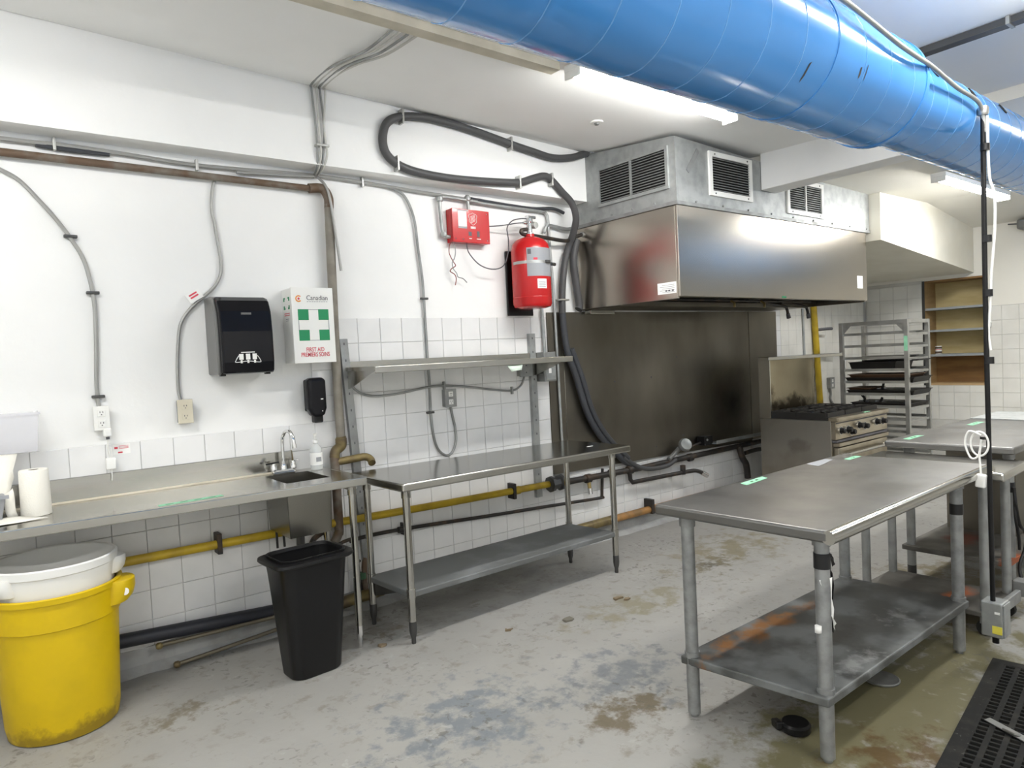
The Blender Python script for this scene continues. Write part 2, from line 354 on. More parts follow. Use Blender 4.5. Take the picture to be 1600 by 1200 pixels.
# wall tiles: grout bed + single tiles
PT = .153
def tile_mesh(name, w, h, axis):
    t = .006; b = .0018
    if axis == 'y': v = [(0, 0), (w, 0), (w, h), (0, h)]; mk = lambda x, z, d: (x, -d, z)
    else: v = [(0, 0), (-w, 0), (-w, h), (0, h)]; mk = lambda x, z, d: (-d, x, z)
    sg = 1 if axis == 'y' else -1
    ins = [(v[0][0]+b*sg, b), (v[1][0]-b*sg, b), (v[2][0]-b*sg, h-b), (v[3][0]+b*sg, h-b)]
    vv = [mk(x, z, 0) for x, z in v]+[mk(x, z, t-b) for x, z in v]+[mk(x, z, t) for x, z in ins]
    me = bpy.data.meshes.new(name)
    me.from_pydata(vv, [], [(8, 9, 10, 11)]+[(i, (i+1) % 4, 4+(i+1) % 4, 4+i) for i in range(4)]+[(4+i, 4+(i+1) % 4, 8+(i+1) % 4, 8+i) for i in range(4)])
    bm = bmesh.new(); bm.from_mesh(me); bmesh.ops.recalc_face_normals(bm, faces=bm.faces)
    top = max(bm.faces, key=lambda f: f.calc_area())
    want = Vector((0, -1, 0)) if axis == 'y' else Vector((-1, 0, 0))
    if top.normal.dot(want) < 0: bmesh.ops.reverse_faces(bm, faces=bm.faces)
    bm.to_mesh(me); bm.free(); return me
cells = []
GAP = .0026
def zone(x0, x1, k0, k1):
    i0 = round((x0-.645)/PT); i1 = round((x1-.645)/PT)
    for i in range(i0, i1):
        for k in range(k0, k1): cells.append((.645+i*PT, .246+k*PT))
zone(-.12, 1.563, -1, 6); zone(1.563, 3.40, -1, 10); zone(3.40, 6.0, -1, 2); zone(6.0, 8.5, 2, 12)
gb = MB()
gb.box(-.2, 1.62, -.0035, .001, .06, 1.16); gb.box(1.62, 3.41, -.0035, .001, .06, 1.775); gb.box(3.41, XR, -.0035, .001, .06, .70); gb.box(6.4, XR, -.0035, .001, .70, 2.08)
gb.build('grout_bed', 'grout', wall)
tm = tile_mesh('tile', PT-GAP, PT-GAP, 'y'); tm.materials.append(MATS['tile'])
cells.sort()
for i, (x, z) in enumerate(cells[:300]):
    o = bpy.data.objects.new('tile', tm); COL.objects.link(o); o.parent = wall
    o.location = Vector((x+GAP/2, -.003-.0008*random.random(), z+GAP/2))-ORG[wall]
rest = MB()
for x, z in cells[300:]: rest.box(x+GAP/2, x+PT-GAP/2, -.009, -.003, z+GAP/2, z+PT-GAP/2)
if rest.v: rest.build('tile_field', 'tile_far', wall, kind='stuff')
gr = MB(); gr.box(XR-.0035, XR+.001, CY1, -.01, 0, 2.12); gr.box(XR-.0035, XR+.001, -2.3, CY0, 0, 1.78); gr.box(XR-.0035, XR+.001, CY0, CY1, 0, CZ0)
gr.build('grout_bed', 'grout_far', wall_r)
tr = tile_mesh('tile_right', PT-GAP, PT-GAP, 'x'); tr.materials.append(MATS['tile_far'])
for j in range(14):
    y = -.02-j*PT
    for k in range(2, 12):
        z = .246+k*PT; yc = y-PT/2
        top = 2.1 if yc > CY0 else 1.79
        if z+PT > top+.02: continue
        cut = 1.0
        if CY0+.03 < y and y-PT < CY1-.01 and z+PT > CZ0+.02:
            if z > CZ0-.03: continue
            cut = (CZ0-.003-z)/PT
        o = bpy.data.objects.new('tile', tr); COL.objects.link(o); o.parent = wall_r
        o.location = Vector((XR-.003, y-GAP/2, z+GAP/2))-ORG[wall_r]; o.scale.z = cut

# ------------------------------------------------------------------ fluorescent fixtures and added fill lights
def fixture(label, x0, x1, y, z, tube='tube_light', group='fluorescent strip lights'):
    t = thing('strip_light', label, 'light', ((x0+x1)/2, y, z), group)
    MB().box(x0, x1, y-.055, y+.055, z+.012, z+.05).build('housing', 'white_plastic', t, bevel=.006)
    p = [(y-.05+.1*i/8, z+.012-.03*math.sin(PI*i/8)) for i in range(9)]
    MB().prism([(a, b) for a, b in p], x0+.012, x1-.012, 'x').build('diffuser', tube, t)
    for e in (x0, x1-.012): MB().box(e, e+.012, y-.052, y+.052, z-.022, z+.014).build('end_cap', 'white_plastic', t, bevel=.003)
    return t
fixture('lit fluorescent strip light under the ceiling between blue duct and hood', 2.36, 3.66, -1.47, 2.845)
fixture('lit fluorescent strip light beyond the beam near the right wall', 5.9, 7.35, -1.77, 2.69)
fixture('added fill strip light above the sink counter, out of view', -1.1, .2, -1.47, 2.845)  # added lamp out of frame, lifts the brightness over the counter
fixture('lit fluorescent strip light on camera side of the blue duct, near', 2.35, 3.65, -3.12, 2.845, 'tube_light_dim')
fixture('lit fluorescent strip light on camera side of the blue duct, far', 4.95, 6.25, -3.22, 2.74)
fixture('added unseen fill strip light behind the camera near the middle', 1.3, 2.6, -4.6, 2.845)  # added fill light, no fixture known at this spot
fixture('added unseen fill strip light behind the camera on the left', -1.7, -.3, -4.35, 2.845)  # unseen fill light, added to raise the overall brightness

# ------------------------------------------------------------------ blue spiral duct
A1, B1, B2 = Vector((-1.98, -2.713, 2.3995)), Vector((2.95, -2.60, 2.49)), Vector((8.5, -2.63, 2.45))
R1, R2 = .208, .172
duct = thing('spiral_duct', 'large blue spiral ventilation duct hanging under the ceiling', 'duct', (3.0, -2.6, 2.28))
def pipe_shell(a, b, r, name, mat, parent, n=56, ends=True):
    return MB().cyl(a, b, r, n=n, cap=ends).build(name, mat, parent)
pipe_shell(A1, B1, R1, 'duct_section', 'blue_paint', duct)
pipe_shell(B1-Vector((.03, 0, 0)), B2, R2, 'duct_section', 'blue_paint', duct)
MB().cyl(B1-Vector((.012, 0, 0)), B1+Vector((.012, 0, 0)), R1+.004, n=56).build('seam_collar', 'blue_paint', duct)
cp = A1.lerp(B1, .856); cd = (B1-A1).normalized()
MB().cyl(cp-cd*.018, cp+cd*.018, R1+.003, n=56).build('seam_collar', 'blue_paint', duct)
def helix(a, b, r, pitch, x0, x1):
    d = (b-a); L = d.length; d = d/L; mb = MB(); u, w = mb._frame(d); pts = []; t = x0
    N = int((x1-x0)/pitch*28)
    for i in range(N+1):
        t = x0+(x1-x0)*i/N; ang = 2*PI*t/pitch; pts.append(a+d*t+u*(r*math.cos(ang))+w*(r*math.sin(ang)))
    return mb.tube(pts, .0022, n=5, smooth=False)
helix(A1, B1, R1+.0003, .20, 1.08, (B1-A1).length-.02).build('spiral_seam', 'blue_seam', duct)
helix(B1, B2, R2+.0003, .15, .02, 3.6).build('spiral_seam', 'blue_seam', duct)
for p in ((3.178, -2.748, 2.577), (3.572, -2.755, 2.566), (3.967, -2.755, 2.567)):
    p = Vector(p); t = (p.x-B1.x)/(B2.x-B1.x); c = B1.lerp(B2, t); nrm = (p-c); nrm.x = 0; nrm.normalize(); s = c+nrm*R2
    MB().cyl(s-nrm*.012, s+nrm*.0015, .028, n=20).build('round_hole', 'black_void', duct)
for p, ln, wd_ in (((2.449, -2.796, 2.40), .05, .006), ((2.41, -2.80, 2.39), .035, .012), ((2.1, -2.78, 2.33), .06, .01)):
    p = Vector(p); t = (p.x-A1.x)/(B1.x-A1.x); c = A1.lerp(B1, t); nrm = (p-c); nrm.x = 0; nrm.normalize(); s = c+nrm*(R1+.0006)
    tg = Vector((0, -nrm.z, nrm.y)); ax = Vector((1, 0, 0))
    q = [s+ax*wd_*a+tg*ln*b for a, b in ((-.6, -.5), (.1, -.6), (.6, .1), (.2, .5), (-.3, .3))]
    MB().add(q, [(0, 1, 2, 3, 4)]).build('scratch', 'steel_dark', duct)
# cable strapped to the duct and dropping as a power pole
cb = thing('power_drop', 'black power pole with grey outlet box hanging from blue duct beside steel table', 'power pole', (3.57, -2.795, .09))
T([(1.3, -2.85, 2.575), (1.8, -2.85, 2.575), (2.177, -2.842, 2.567), (2.385, -2.84, 2.55), (2.62, -2.838, 2.525), (2.80, -2.832, 2.52), (2.974, -2.815, 2.53), (3.27, -2.797, 2.516), (3.442, -2.797, 2.51), (3.53, -2.797, 2.495), (3.565, -2.797, 2.45), (3.57, -2.797, 2.38)], .0085, n=10).build('armoured_feed', 'aluminium_cable', cb)
T([(3.57, -2.795, 2.48), (3.57, -2.79, 1.6), (3.57, -2.795, .27)], .0105, n=12).build('pole', 'black_plastic', cb)
MB().lathe([(.018, 0), (.022, .008), (.022, .03), (.018, .038)], (3.57, -2.796, 2.455)).build('clamp', 'aluminium', cb)
T([(3.574, -2.81, 2.45), (3.575, -2.812, 2.2), (3.577, -2.83, 2.1), (3.578, -2.828, 1.95), (3.575, -2.812, 1.75), (3.575, -2.81, 1.7), (3.572, -2.806, 1.6), (3.572, -2.798, 1.5), (3.572, -2.806, 1.42)], .006).build('white_wire', 'white_plastic', cb)
for z in (2.3, 1.9, 1.66, 1.36): MB().cyl((3.572, -2.80, z), (3.572, -2.80, z+.03), .0185, n=14).build('tape_band', 'black_tape', cb)
bx = MB().box(3.54, 3.63, -2.84, -2.755, .125, .285).build('outlet_box', 'galvanized', cb, bevel=.006)
MB().box(3.545, 3.625, -2.846, -2.84, .13, .28).build('cover_plate', 'galvanized', bx, bevel=.003)
MB().box(3.538, 3.5405, -2.838, -2.80, .145, .18).build('yellow_sticker', 'sign_yellow', bx)
MB().box(3.5375, 3.5405, -2.83, -2.81, .235, .245).build('switch_slot', 'white_plastic', bx)
MB().cyl((3.58, -2.80, .125), (3.58, -2.80, .09), .014, n=12).build('cord_gland', 'black_plastic', bx)
ad = thing('charger_cable', 'coiled white charging cable with white adapter tied to the black power pole', 'cable', (3.56, -2.76, .80))
lp = [(3.555, -2.765+.035*math.sin(a), 1.0+.055*math.cos(a)) for a in [i*2*PI/14 for i in range(15)]]
T([(3.555, p[1]+.005, p[2]) for p in lp], .0045).build('cable_coil', 'white_plastic', ad)
T([(3.55, -2.768, 1.04), (3.548, -2.722, 1.055), (3.548, -2.705, 1.0), (3.55, -2.725, .935), (3.552, -2.755, .945), (3.555, -2.768, 1.02)], .0045).build('cable_coil', 'white_plastic', ad)
T([(3.55, -2.77, 1.02), (3.553, -2.76, .95), (3.553, -2.762, .9), (3.553, -2.764, .862)], .0045).build('cable_tail', 'white_plastic', ad)
MB().obox((3.553, -2.764, .832), .026, .04, .062, (math.radians(6), 0, 0)).build('adapter', 'white_plastic', ad, bevel=.006)
MB().cyl((3.565, -2.775, 1.02), (3.565, -2.775, 1.032), .016, n=12).build('cable_tie', 'black_tape', ad)

# ceiling bits
MB().hexa([(3.70, -5.2, 2.868), (3.76, -5.2, 2.868), (3.79, -2.3, 2.868), (3.73, -2.3, 2.868)], [(3.70, -5.2, 2.899), (3.76, -5.2, 2.899), (3.79, -2.3, 2.899), (3.73, -2.3, 2.899)])
rb = thing('ceiling_raceway', 'dark grey metal raceway on the ceiling to the right of blue duct', 'raceway', (3.75, -3.4, 2.86))
MB().hexa([(3.70, -5.2, 2.868), (3.76, -5.2, 2.868), (3.79, -2.3, 2.868), (3.73, -2.3, 2.868)], [(3.70, -5.2, 2.899), (3.76, -5.2, 2.899), (3.79, -2.3, 2.899), (3.73, -2.3, 2.899)]).build('channel', 'steel_dark', rb)
MB().box(3.71, 3.79, -2.86, -2.845, 2.863, 2.899).build('joint_strap', 'aluminium', rb)
def disc(label, x, y, z, r):
    t = thing('ceiling_disc', label, 'ceiling fitting', (x, y, z-.02))
    MB().lathe([(r, 0), (r*1.02, .008), (r*.8, .02)], (x, y, z-.02)).build('plate', 'white_plastic', t)
    MB().lathe([(r*.3, -.012), (r*.45, .002)], (x, y, z-.02)).build('centre', 'grey_plastic', t)
disc('small round white ceiling fitting left of hood', 3.19, -.82, 2.955, .04)
disc('small round ceiling fitting beside the far strip light', 6.55, -1.6, 2.80, .06)
dk = thing('wall_sensor', 'small dark device high at right edge under the ceiling', 'sensor', (8.45, -1.63, 2.55))
MB().box(8.36, 8.519, -1.70, -1.58, 2.52, 2.62).build('body', 'grey_plastic', dk, bevel=.02)
T([(8.4, -1.58, 2.58), (8.4, -1.50, 2.59)], .006).build('antenna', 'dark_print', dk)
ps = thing('pull_cord', 'tangled white cord hanging on the wall beside wooden cabinet', 'cord', (8.5, -1.29, 1.6))
T([(8.5, -1.285, 1.80), (8.49, -1.27, 1.72), (8.49, -1.30, 1.66), (8.49, -1.27, 1.62), (8.49, -1.29, 1.68), (8.485, -1.31, 1.60)], .008).build('cord', 'white_plastic', ps)
MB().box(8.48, 8.51, -1.31, -1.265, 1.555, 1.60).build('plug', 'white_plastic', ps, bevel=.01)

# ------------------------------------------------------------------ stainless wall panel, hood and plenum
pn = thing('wall_panel', 'large tarnished stainless sheet covering wall under the hood', 'wall panel', (4.9, -.01, .53))
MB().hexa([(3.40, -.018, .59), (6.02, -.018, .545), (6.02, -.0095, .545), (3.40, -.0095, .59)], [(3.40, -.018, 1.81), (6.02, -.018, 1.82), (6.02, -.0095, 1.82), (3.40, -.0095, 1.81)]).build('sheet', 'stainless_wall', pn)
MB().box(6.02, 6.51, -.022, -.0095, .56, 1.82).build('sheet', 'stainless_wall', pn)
for x in (3.55, ): MB().box(x-.003, x+.003, -.021, -.018, .6, 1.8).build('seam_strip', 'stainless', pn)
for x, z in ((4.1, 1.25), (4.55, 1.26), (4.9, 1.42), (4.92, 1.1), (4.95, .72), (4.58, .66)): MB().cyl((x, -.0195, z), (x, -.017, z), .008, n=10).build('screw_hole', 'dark_print', pn)

HX0, HX1, HY, HZ0, HZ1 = 3.75, 6.43, -.98, 1.842, 2.455
hd = thing('exhaust_hood', 'large stainless canopy hood with galvanized plenum over the cooking line', 'hood', (5.1, -.5, 1.81))
fp = MB().box(HX0, HX1, HY, HY+.02, HZ0, HZ1).build('front_panel', 'stainless_hood', hd, bevel=.004)
lpn = MB().box(HX0, HX0+.02, HY+.0205, -.02, HZ0-.012, HZ1).build('side_panel', 'stainless_hood', hd, bevel=.003)
MB().box(HX1-.02, HX1, HY+.0205, -.02, HZ0-.012, HZ1).build('side_panel', 'stainless_hood', hd, bevel=.003)
MB().box(HX0+.02, HX1-.02, HY+.02, -.02, HZ1-.05, HZ1-.02).build('inner_top', 'steel_dark', hd)
MB().hexa([(HX0+.02, -.40, 1.89), (HX1-.02, -.40, 1.89), (HX1-.02, -.36, 1.87), (HX0+.02, -.36, 1.87)], [(HX0+.02, -.08, 2.39), (HX1-.02, -.08, 2.39), (HX1-.02, -.04, 2.37), (HX0+.02, -.04, 2.37)]).build('filter_bank', 'steel_dark', hd)
MB().box(HX0+.02, HX1-.02, -.42, -.02, 1.825, 1.865).build('grease_gutter', 'stainless_wall', hd, bevel=.004)
MB().box(HX0+.02, HX1-.02, HY+.02, HY+.07, HZ0, HZ0+.02).build('front_lip', 'stainless_wall', hd)
MB().box(HX0+.03, HX0+.30, -.10, -.03, 1.79, 1.825).build('grease_cup', 'stainless', hd, bevel=.006)
for x in (4.8, 5.25, 5.75): MB().box(x, x+.04, HY+.07, -.42, HZ0+.03, HZ0+.05).build('cross_bar', 'steel_dark', hd)
pl = MB()
pl.hexa([(HX0-.008, HY-.004, HZ1), (HX1+.06, HY-.004, HZ1), (HX1+.06, -.001, HZ1), (HX0-.008, -.001, HZ1)], [(HX0-.008, HY-.004, 2.90), (HX1+.06, HY-.004, 2.80), (HX1+.06, -.001, 2.80), (HX0-.008, -.001, 3.0)])
plenum = pl.build('plenum', 'galvanized', hd)
MB().box(HX0-.012, HX1+.06, HY-.012, HY-.004, HZ1-.004, HZ1+.02).build('joint_flange', 'galvanized_dull', hd)
MB().box(HX0-.016, HX0-.008, HY-.012, -.02, HZ1-.004, HZ1+.02).build('joint_flange', 'galvanized_dull', hd)
MB().box(HX0-.012, HX0+.01, HY-.010, HY-.004, HZ1+.02, 2.89).build('corner_strip', 'galvanized', hd)
for i in range(9): MB().cyl((HX0+.2+i*.31, HY-.013, HZ1+.03), (HX0+.2+i*.31, HY-.003, HZ1+.03), .007, n=8).build('screw', 'galvanized_dull', hd)
for i in range(4): MB().cyl((HX0-.017, -.2-i*.2, HZ1+.035), (HX0-.007, -.2-i*.2, HZ1+.035), .007, n=8).build('screw', 'galvanized_dull', hd)
MB().obox((3.93, HY-.006, 2.76), .035, .004, .20, (0, math.radians(38), 0)).build('dark_smear', 'galvanized_dull', hd)
def grille_front(x0, x1, z0, z1, mull=None):
    y = HY-.004
    g = MB(); f = .035
    for a in ((x0, x1, z0, z0+f), (x0, x1, z1-f, z1), (x0, x0+f, z0+f, z1-f), (x1-f, x1, z0+f, z1-f)): g.box(a[0], a[1], y-.014, y, a[2], a[3])
    if mull: g.box(mull-.008, mull+.008, y-.013, y, z0+f, z1-f)
    g = g.build('grille', 'white_plastic', hd)
    MB().box(x0+f, x1-f, y-.002, y-.0005, z0+f, z1-f).build('opening', 'black_void', g)
    n = int((z1-z0-2*f)/.0175)
    for i in range(n):
        z = z0+f+(z1-z0-2*f)*(i+.5)/n
        MB().hexa([(x0+f, y-.011, z-.005), (x1-f, y-.011, z-.005), (x1-f, y-.003, z), (x0+f, y-.003, z)], [(x0+f, y-.011, z-.002), (x1-f, y-.011, z-.002), (x1-f, y-.003, z+.004), (x0+f, y-.003, z+.004)]).build('slat', 'galvanized_dull', g)
    for sx in (x0+.12*(x1-x0), x1-.12*(x1-x0)):
        for zz in (z0+f/2, z1-f/2): MB().cyl((sx, y-.017, zz), (sx, y-.013, zz), .006, n=8).build('screw', 'steel_dark', g)
def grille_side(y0, y1, z0, z1, mull):
    x = HX0-.008; g = MB(); f = .022
    for a in ((y0, y1, z0, z0+f), (y0, y1, z1-f, z1), (y0, y0+f, z0+f, z1-f), (y1-f, y1, z0+f, z1-f), (mull-.008, mull+.008, z0+f, z1-f)): g.box(x-.014, x, a[0], a[1], a[2], a[3])
    g = g.build('grille', 'galvanized', hd)
    MB().box(x-.002, x-.0005, y0+f, y1-f, z0+f, z1-f).build('opening', 'black_void', g)
    n = int((z1-z0-2*f)/.0175)
    for i in range(n):
        z = z0+f+(z1-z0-2*f)*(i+.5)/n
        MB().hexa([(x-.011, y0+f, z-.005), (x-.003, y0+f, z), (x-.003, y1-f, z), (x-.011, y1-f, z-.005)], [(x-.011, y0+f, z-.002), (x-.003, y0+f, z+.004), (x-.003, y1-f, z+.004), (x-.011, y1-f, z-.002)]).build('slat', 'galvanized_dull', g)
grille_front(4.10, 4.62, 2.545, 2.851); grille_front(5.10, 5.66, 2.51, 2.79, 5.38); grille_side(-.93, -.277, 2.565, 2.85, -.60)
st = MB().box(HX0-.0015, HX0-.0002, -.95, -.79, 1.868, 1.945).build('rating_label', 'paper_white', lpn)
for k in range(5): MB().box(HX0-.0022, HX0-.0015, -.935, -.83+.02*(k % 2), 1.878+k*.012, 1.881+k*.012).build('print_line', 'grey_print', st)
for y in (-.92, -.89, -.865): MB().box(HX0-.0024, HX0-.0015, y-.008, y+.008, 1.884, 1.894).build('print_mark', 'dark_print', st)
st = MB().box(6.24, 6.34, HY-.0015, HY-.0002, 1.95, 2.06).build('rating_label', 'paper_white', fp)
for k in range(5): MB().box(6.25, 6.33-.012*(k % 2), HY-.0022, HY-.0015, 1.965+k*.017, 1.969+k*.017).build('print_line', 'grey_print', st)
MB().box(5.0, 5.06, HY-.0014, HY-.0002, 1.846, 1.862).build('green_sticker', 'green_print', fp)
# suppression piping under the hood
nz = thing('nozzle_pipe', 'dark suppression pipe with drop nozzles under the hood lip', 'pipe', (5.6, -.45, 1.75))
T([(4.0, -.48, 1.875), (6.35, -.48, 1.875)], .012, n=8).build('supply_pipe', 'black_iron', nz)
for x, y in ((5.05, -.5), (5.5, -.5)):
    T([(x, y+.02, 1.875), (x, y-.02, 1.85), (x, y-.02, 1.815)], .01, smooth=False).build('nozzle_drop', 'brass', nz)
for x in (6.0, 6.36):
    T([(x-.45, -.44, 1.872), (x-.06, -.44, 1.835), (x, -.44, 1.805), (x+.015, -.44, 1.76)], .013).build('nozzle_drop', 'black_iron', nz)
    MB().cyl((x+.015, -.44, 1.765), (x+.03, -.44, 1.725), .017, .02, n=12).build('nozzle', 'dark_print', nz)

# ------------------------------------------------------------------ conduits, cables and pipes on the back wall
def strap(parent, p, r, axis='x', mat='aluminium'):
    x, y, z = p
    if axis == 'x': MB().box(x-.007, x+.007, y-r-.003, y+r, z-r-.018, z+r+.018).build('strap', mat, parent, bevel=.003)
    else: MB().box(x-r-.018, x+r+.018, y-r-.003, y+r, z-.007, z+.007).build('strap', mat, parent, bevel=.003)
# big grey liquid-tight conduit looping over the soffit
bc = thing('flexible_conduit', 'thick grey flexible conduit looping over soffit and down to the gas line', 'conduit', (3.0, -.17, .47))
loop = [(3.80, 3.0), (3.72, 2.985), (3.572, 2.937), (3.381, 2.910), (3.202, 2.927), (3.031, 2.946), (2.814, 2.976), (2.610, 3.0), (2.464, 3.01), (2.322, 3.012), (2.161, 2.99), (2.060, 2.937), (2.025, 2.847), (2.036, 2.762), (2.098, 2.705), (2.184, 2.676), (2.296, 2.662), (2.437, 2.657), (2.636, 2.662), (2.902, 2.680), (3.072, 2.698), (3.190, 2.738), (3.300, 2.769), (3.371, 2.745), (3.461, 2.677)]
pts = XZ(loop, -.176)+[(3.555, -.18, 2.60), (3.60, -.17, 2.50), (3.615, -.12, 2.40)]+XZ([(3.62, 2.30), (3.575, 2.185), (3.537, 1.992), (3.525, 1.799), (3.554, 1.533), (3.640, 1.309), (3.727, 1.055), (3.822, .895), (3.923, .782), (4.133, .60), (4.30, .52)], -.055)
ns_ = len(pts)-8
T(pts[:ns_+1], .026, n=12).build('conduit', 'grey_conduit', bc); T(pts[ns_:], .026, n=12).build('conduit', 'dark_conduit', bc)
T(XZ([(3.70, 2.36), (3.66, 2.2), (3.68, 2.0), (3.70, 1.86), (3.69, 1.83)], -.06), .03, n=12).build('conduit', 'grey_conduit', bc)
T(XZ([(3.585, 1.53), (3.68, 1.309), (3.77, 1.055), (3.87, .895), (3.97, .782), (4.16, .62)], -.075), .022, n=10).build('conduit', 'dark_conduit', bc)
for p in ((2.161, 2.99), (3.0, 2.95)): strap(bc, (p[0], -.172, p[1]), .027, 'x')
for p in ((2.11, 2.70), (3.06, 2.696), (3.36, 2.75)): strap(bc, (p[0], -.172, p[1]), .027, 'x')
strap(bc, (3.53, -.055, 1.90), .028, 'z')
MB().cyl((3.79, -.176, 3.0), (3.74, -.176, 2.992), .034, n=14).build('end_fitting', 'galvanized', bc)
# rusty drain pipe: along the wall top, then down
dp = thing('drain_pipe', 'rusty brown drain pipe running under soffit then down beside first aid box', 'pipe', (1.0, -.05, .1))
T([(-1.5, -.035, 2.535), (1.62, -.04, 2.525)], .019, n=12).build('run', 'rust_pipe', dp)
T([(1.60, -.04, 2.525), (1.68, -.045, 2.53), (1.712, -.05, 2.48), (1.712, -.05, 2.42)], .028, n=12).build('elbow', 'rust_pipe', dp)
T([(1.712, -.05, 2.44), (1.70, -.05, 1.54), (1.70, -.055, 1.05)], .027, n=14).build('stack', 'stack_paint', dp)
T([(1.70, -.055, 1.07), (1.70, -.058, 1.02), (1.66, -.062, .99), (1.648, -.065, .95)], .03, n=14).build('elbow', 'drain_brass', dp)
T([(1.648, -.065, .97), (1.65, -.065, .55), (1.64, -.07, .50), (1.60, -.08, .44)], .027, n=14).build('stack', 'rust_pipe', dp)
T([(1.65, -.065, .925), (1.75, -.075, .93), (1.83, -.085, .935), (1.855, -.11, .92), (1.85, -.14, .90)], .023, n=12).build('branch', 'drain_brass', dp)
for z in (1.0, ): MB().cyl((1.70, -.055, z+.06), (1.70, -.055, z+.03), .034, n=14).build('coupling', 'drain_brass', dp)
# armoured cable along the wall top
ac = thing('armoured_cable_run', 'thin armoured cable clipped along wall just below the soffit', 'cable', (1.6, -.03, 2.55))
T(XZ([(-1.2, 2.60), (.168, 2.595), (.374, 2.60), (.680, 2.594), (.976, 2.583), (1.307, 2.594), (1.639, 2.608), (1.922, 2.605), (2.323, 2.590), (2.567, 2.584), (2.748, 2.578)], -.022), .011).build('cable', 'aluminium_cable', ac)
T(XZ([(.30, 2.588), (.45, 2.582), (.60, 2.585)], -.018), .012).build('cable', 'dark_conduit', ac)
T(XZ([(1.2, 2.57), (1.5, 2.59), (1.64, 2.60)], -.03), .010).build('cable', 'aluminium_cable', ac)
for x, z in ((.374, 2.60), (1.0, 2.583), (1.95, 2.604)): strap(ac, (x, -.02, z), .012, 'x')
# cables dropping from the ceiling
cc = thing('ceiling_cable_bundle', 'bundle of thin painted cables crossing ceiling and dropping down the soffit', 'cable', (1.56, -.5, 2.6))
for k, (dx, dy) in enumerate(((0, 0), (.025, .01), (.05, 0), (.075, .012))):
    T([(1.50+dx*1.6, -1.34, 2.912), (1.50+dx*1.3, -1.05, 2.915), (1.50+dx, -.80, 2.955), (1.53+dx, -.50, 3.015), (1.585+dx, -.20, 3.06), (1.60+dx, -.165-dy, 3.04), (1.612+dx*(1-.4*(k % 2)), -.162-dy, 2.85), (1.613+dx*.7, -.162-dy, 2.70), (1.62+dx*.5, -.13, 2.63), (1.64+dx*.3, -.04, 2.61)], .006).build('cable', 'painted_cable' if k % 2 else 'galvanized_dull', cc)
strap(cc, (1.64, -.165, 2.74), .02, 'z')
T([(1.66, -.03, 2.60), (1.70, -.085, 2.50), (1.735, -.085, 2.2), (1.75, -.085, 2.05)], .008).build('loose_cable', 'aluminium_cable', cc)
# armoured drops to the outlets
def outlet(name_label, x, z, mat, w=.062, h=.112, d=.045, group='wall outlets', sub=None):
    t = thing('wall_outlet', name_label, 'outlet', (x, -d/2, z-h/2))
    MB().box(x-w/2, x+w/2, -d, -.0095, z-h/2, z+h/2).build('box', mat if mat != 'off_white_plastic' else 'galvanized_dull', t, bevel=.004)
    c = MB().box(x-w/2-.003, x+w/2+.003, -d-.005, -d, z-h/2-.003, z+h/2+.003).build('cover', mat, t, bevel=.002)
    for dz in (-.026, .026):
        r_ = MB().box(x-.017, x+.017, -d-.0075, -d-.005, z+dz-.017, z+dz+.017).build('receptacle', sub or mat, t, bevel=.001)
        for q in (-.006, .006): MB().box(x+q-.0016, x+q+.0016, -d-.0085, -d-.0074, z+dz, z+dz+.008).build('slot', 'dark_print', r_)
        MB().cyl((x, -d-.0085, z+dz-.008), (x, -d-.0074, z+dz-.008), .0028, n=8).build('slot', 'dark_print', r_)
    return t
o1 = outlet('white double outlet with a cord plugged in, above sink counter', .481, 1.295, 'white_plastic')
o2 = outlet('almond double outlet below the paper towel dispenser, with tagged cable', .858, 1.295, 'off_white_plastic', w=.068, h=.118)
o3 = outlet('grey metal double outlet on the tiles under the wall shelf', 2.49, 1.24, 'galvanized_dull', w=.085, h=.115, d=.05, sub='white_plastic')
o4 = outlet('grey metal outlet on back wall between range and rack', 7.57, 1.02, 'galvanized_dull', w=.09, h=.12, d=.05, sub='white_plastic')
a1 = thing('armoured_cable_drop', 'arcing armoured cable on wall down to the white outlet', 'cable', (.45, -.01, 1.35))
T(XZ([(.02, 2.50), (.10, 2.48), (.160, 2.457), (.228, 2.416), (.296, 2.335), (.354, 2.257), (.412, 2.165), (.458, 2.067), (.480, 1.960), (.491, 1.836), (.485, 1.649), (.475, 1.462), (.477, 1.352)], -.012), .0095).build('cable', 'aluminium_cable', a1)
for x, z in ((.412, 2.172), (.487, 1.905), (.478, 1.40)): strap(a1, (x, -.012, z), .010, 'z', 'steel_dark')
a2 = thing('armoured_cable_drop', 'wavy armoured cable with a small paper tag down to the almond outlet', 'cable', (.95, -.01, 1.35))
T(XZ([(1.09, 2.52), (1.078, 2.48), (1.069, 2.420), (1.065, 2.351), (1.074, 2.284), (1.086, 2.165), (1.094, 2.080), (1.086, 2.011), (1.052, 1.948), (1.001, 1.899), (.950, 1.855), (.899, 1.798), (.868, 1.738), (.852, 1.638), (.841, 1.505), (.840, 1.405), (.846, 1.350)], -.012), .0085).build('cable', 'aluminium_cable', a2)
tg = MB().obox((.945, -.026, 1.895), .078, .002, .05, (0, math.radians(-32), 0)).build('paper_tag', 'paper_white', a2)
for k in range(2): MB().obox((.937+.008*k, -.0275, 1.905-.012*k), .045, .001, .008, (0, math.radians(-32), 0)).build('red_line', 'red_print', tg)
a3 = thing('armoured_cable_drop', 'long armoured cable passing behind wall shelf and looping up to grey outlet', 'cable', (2.35, -.015, .85))
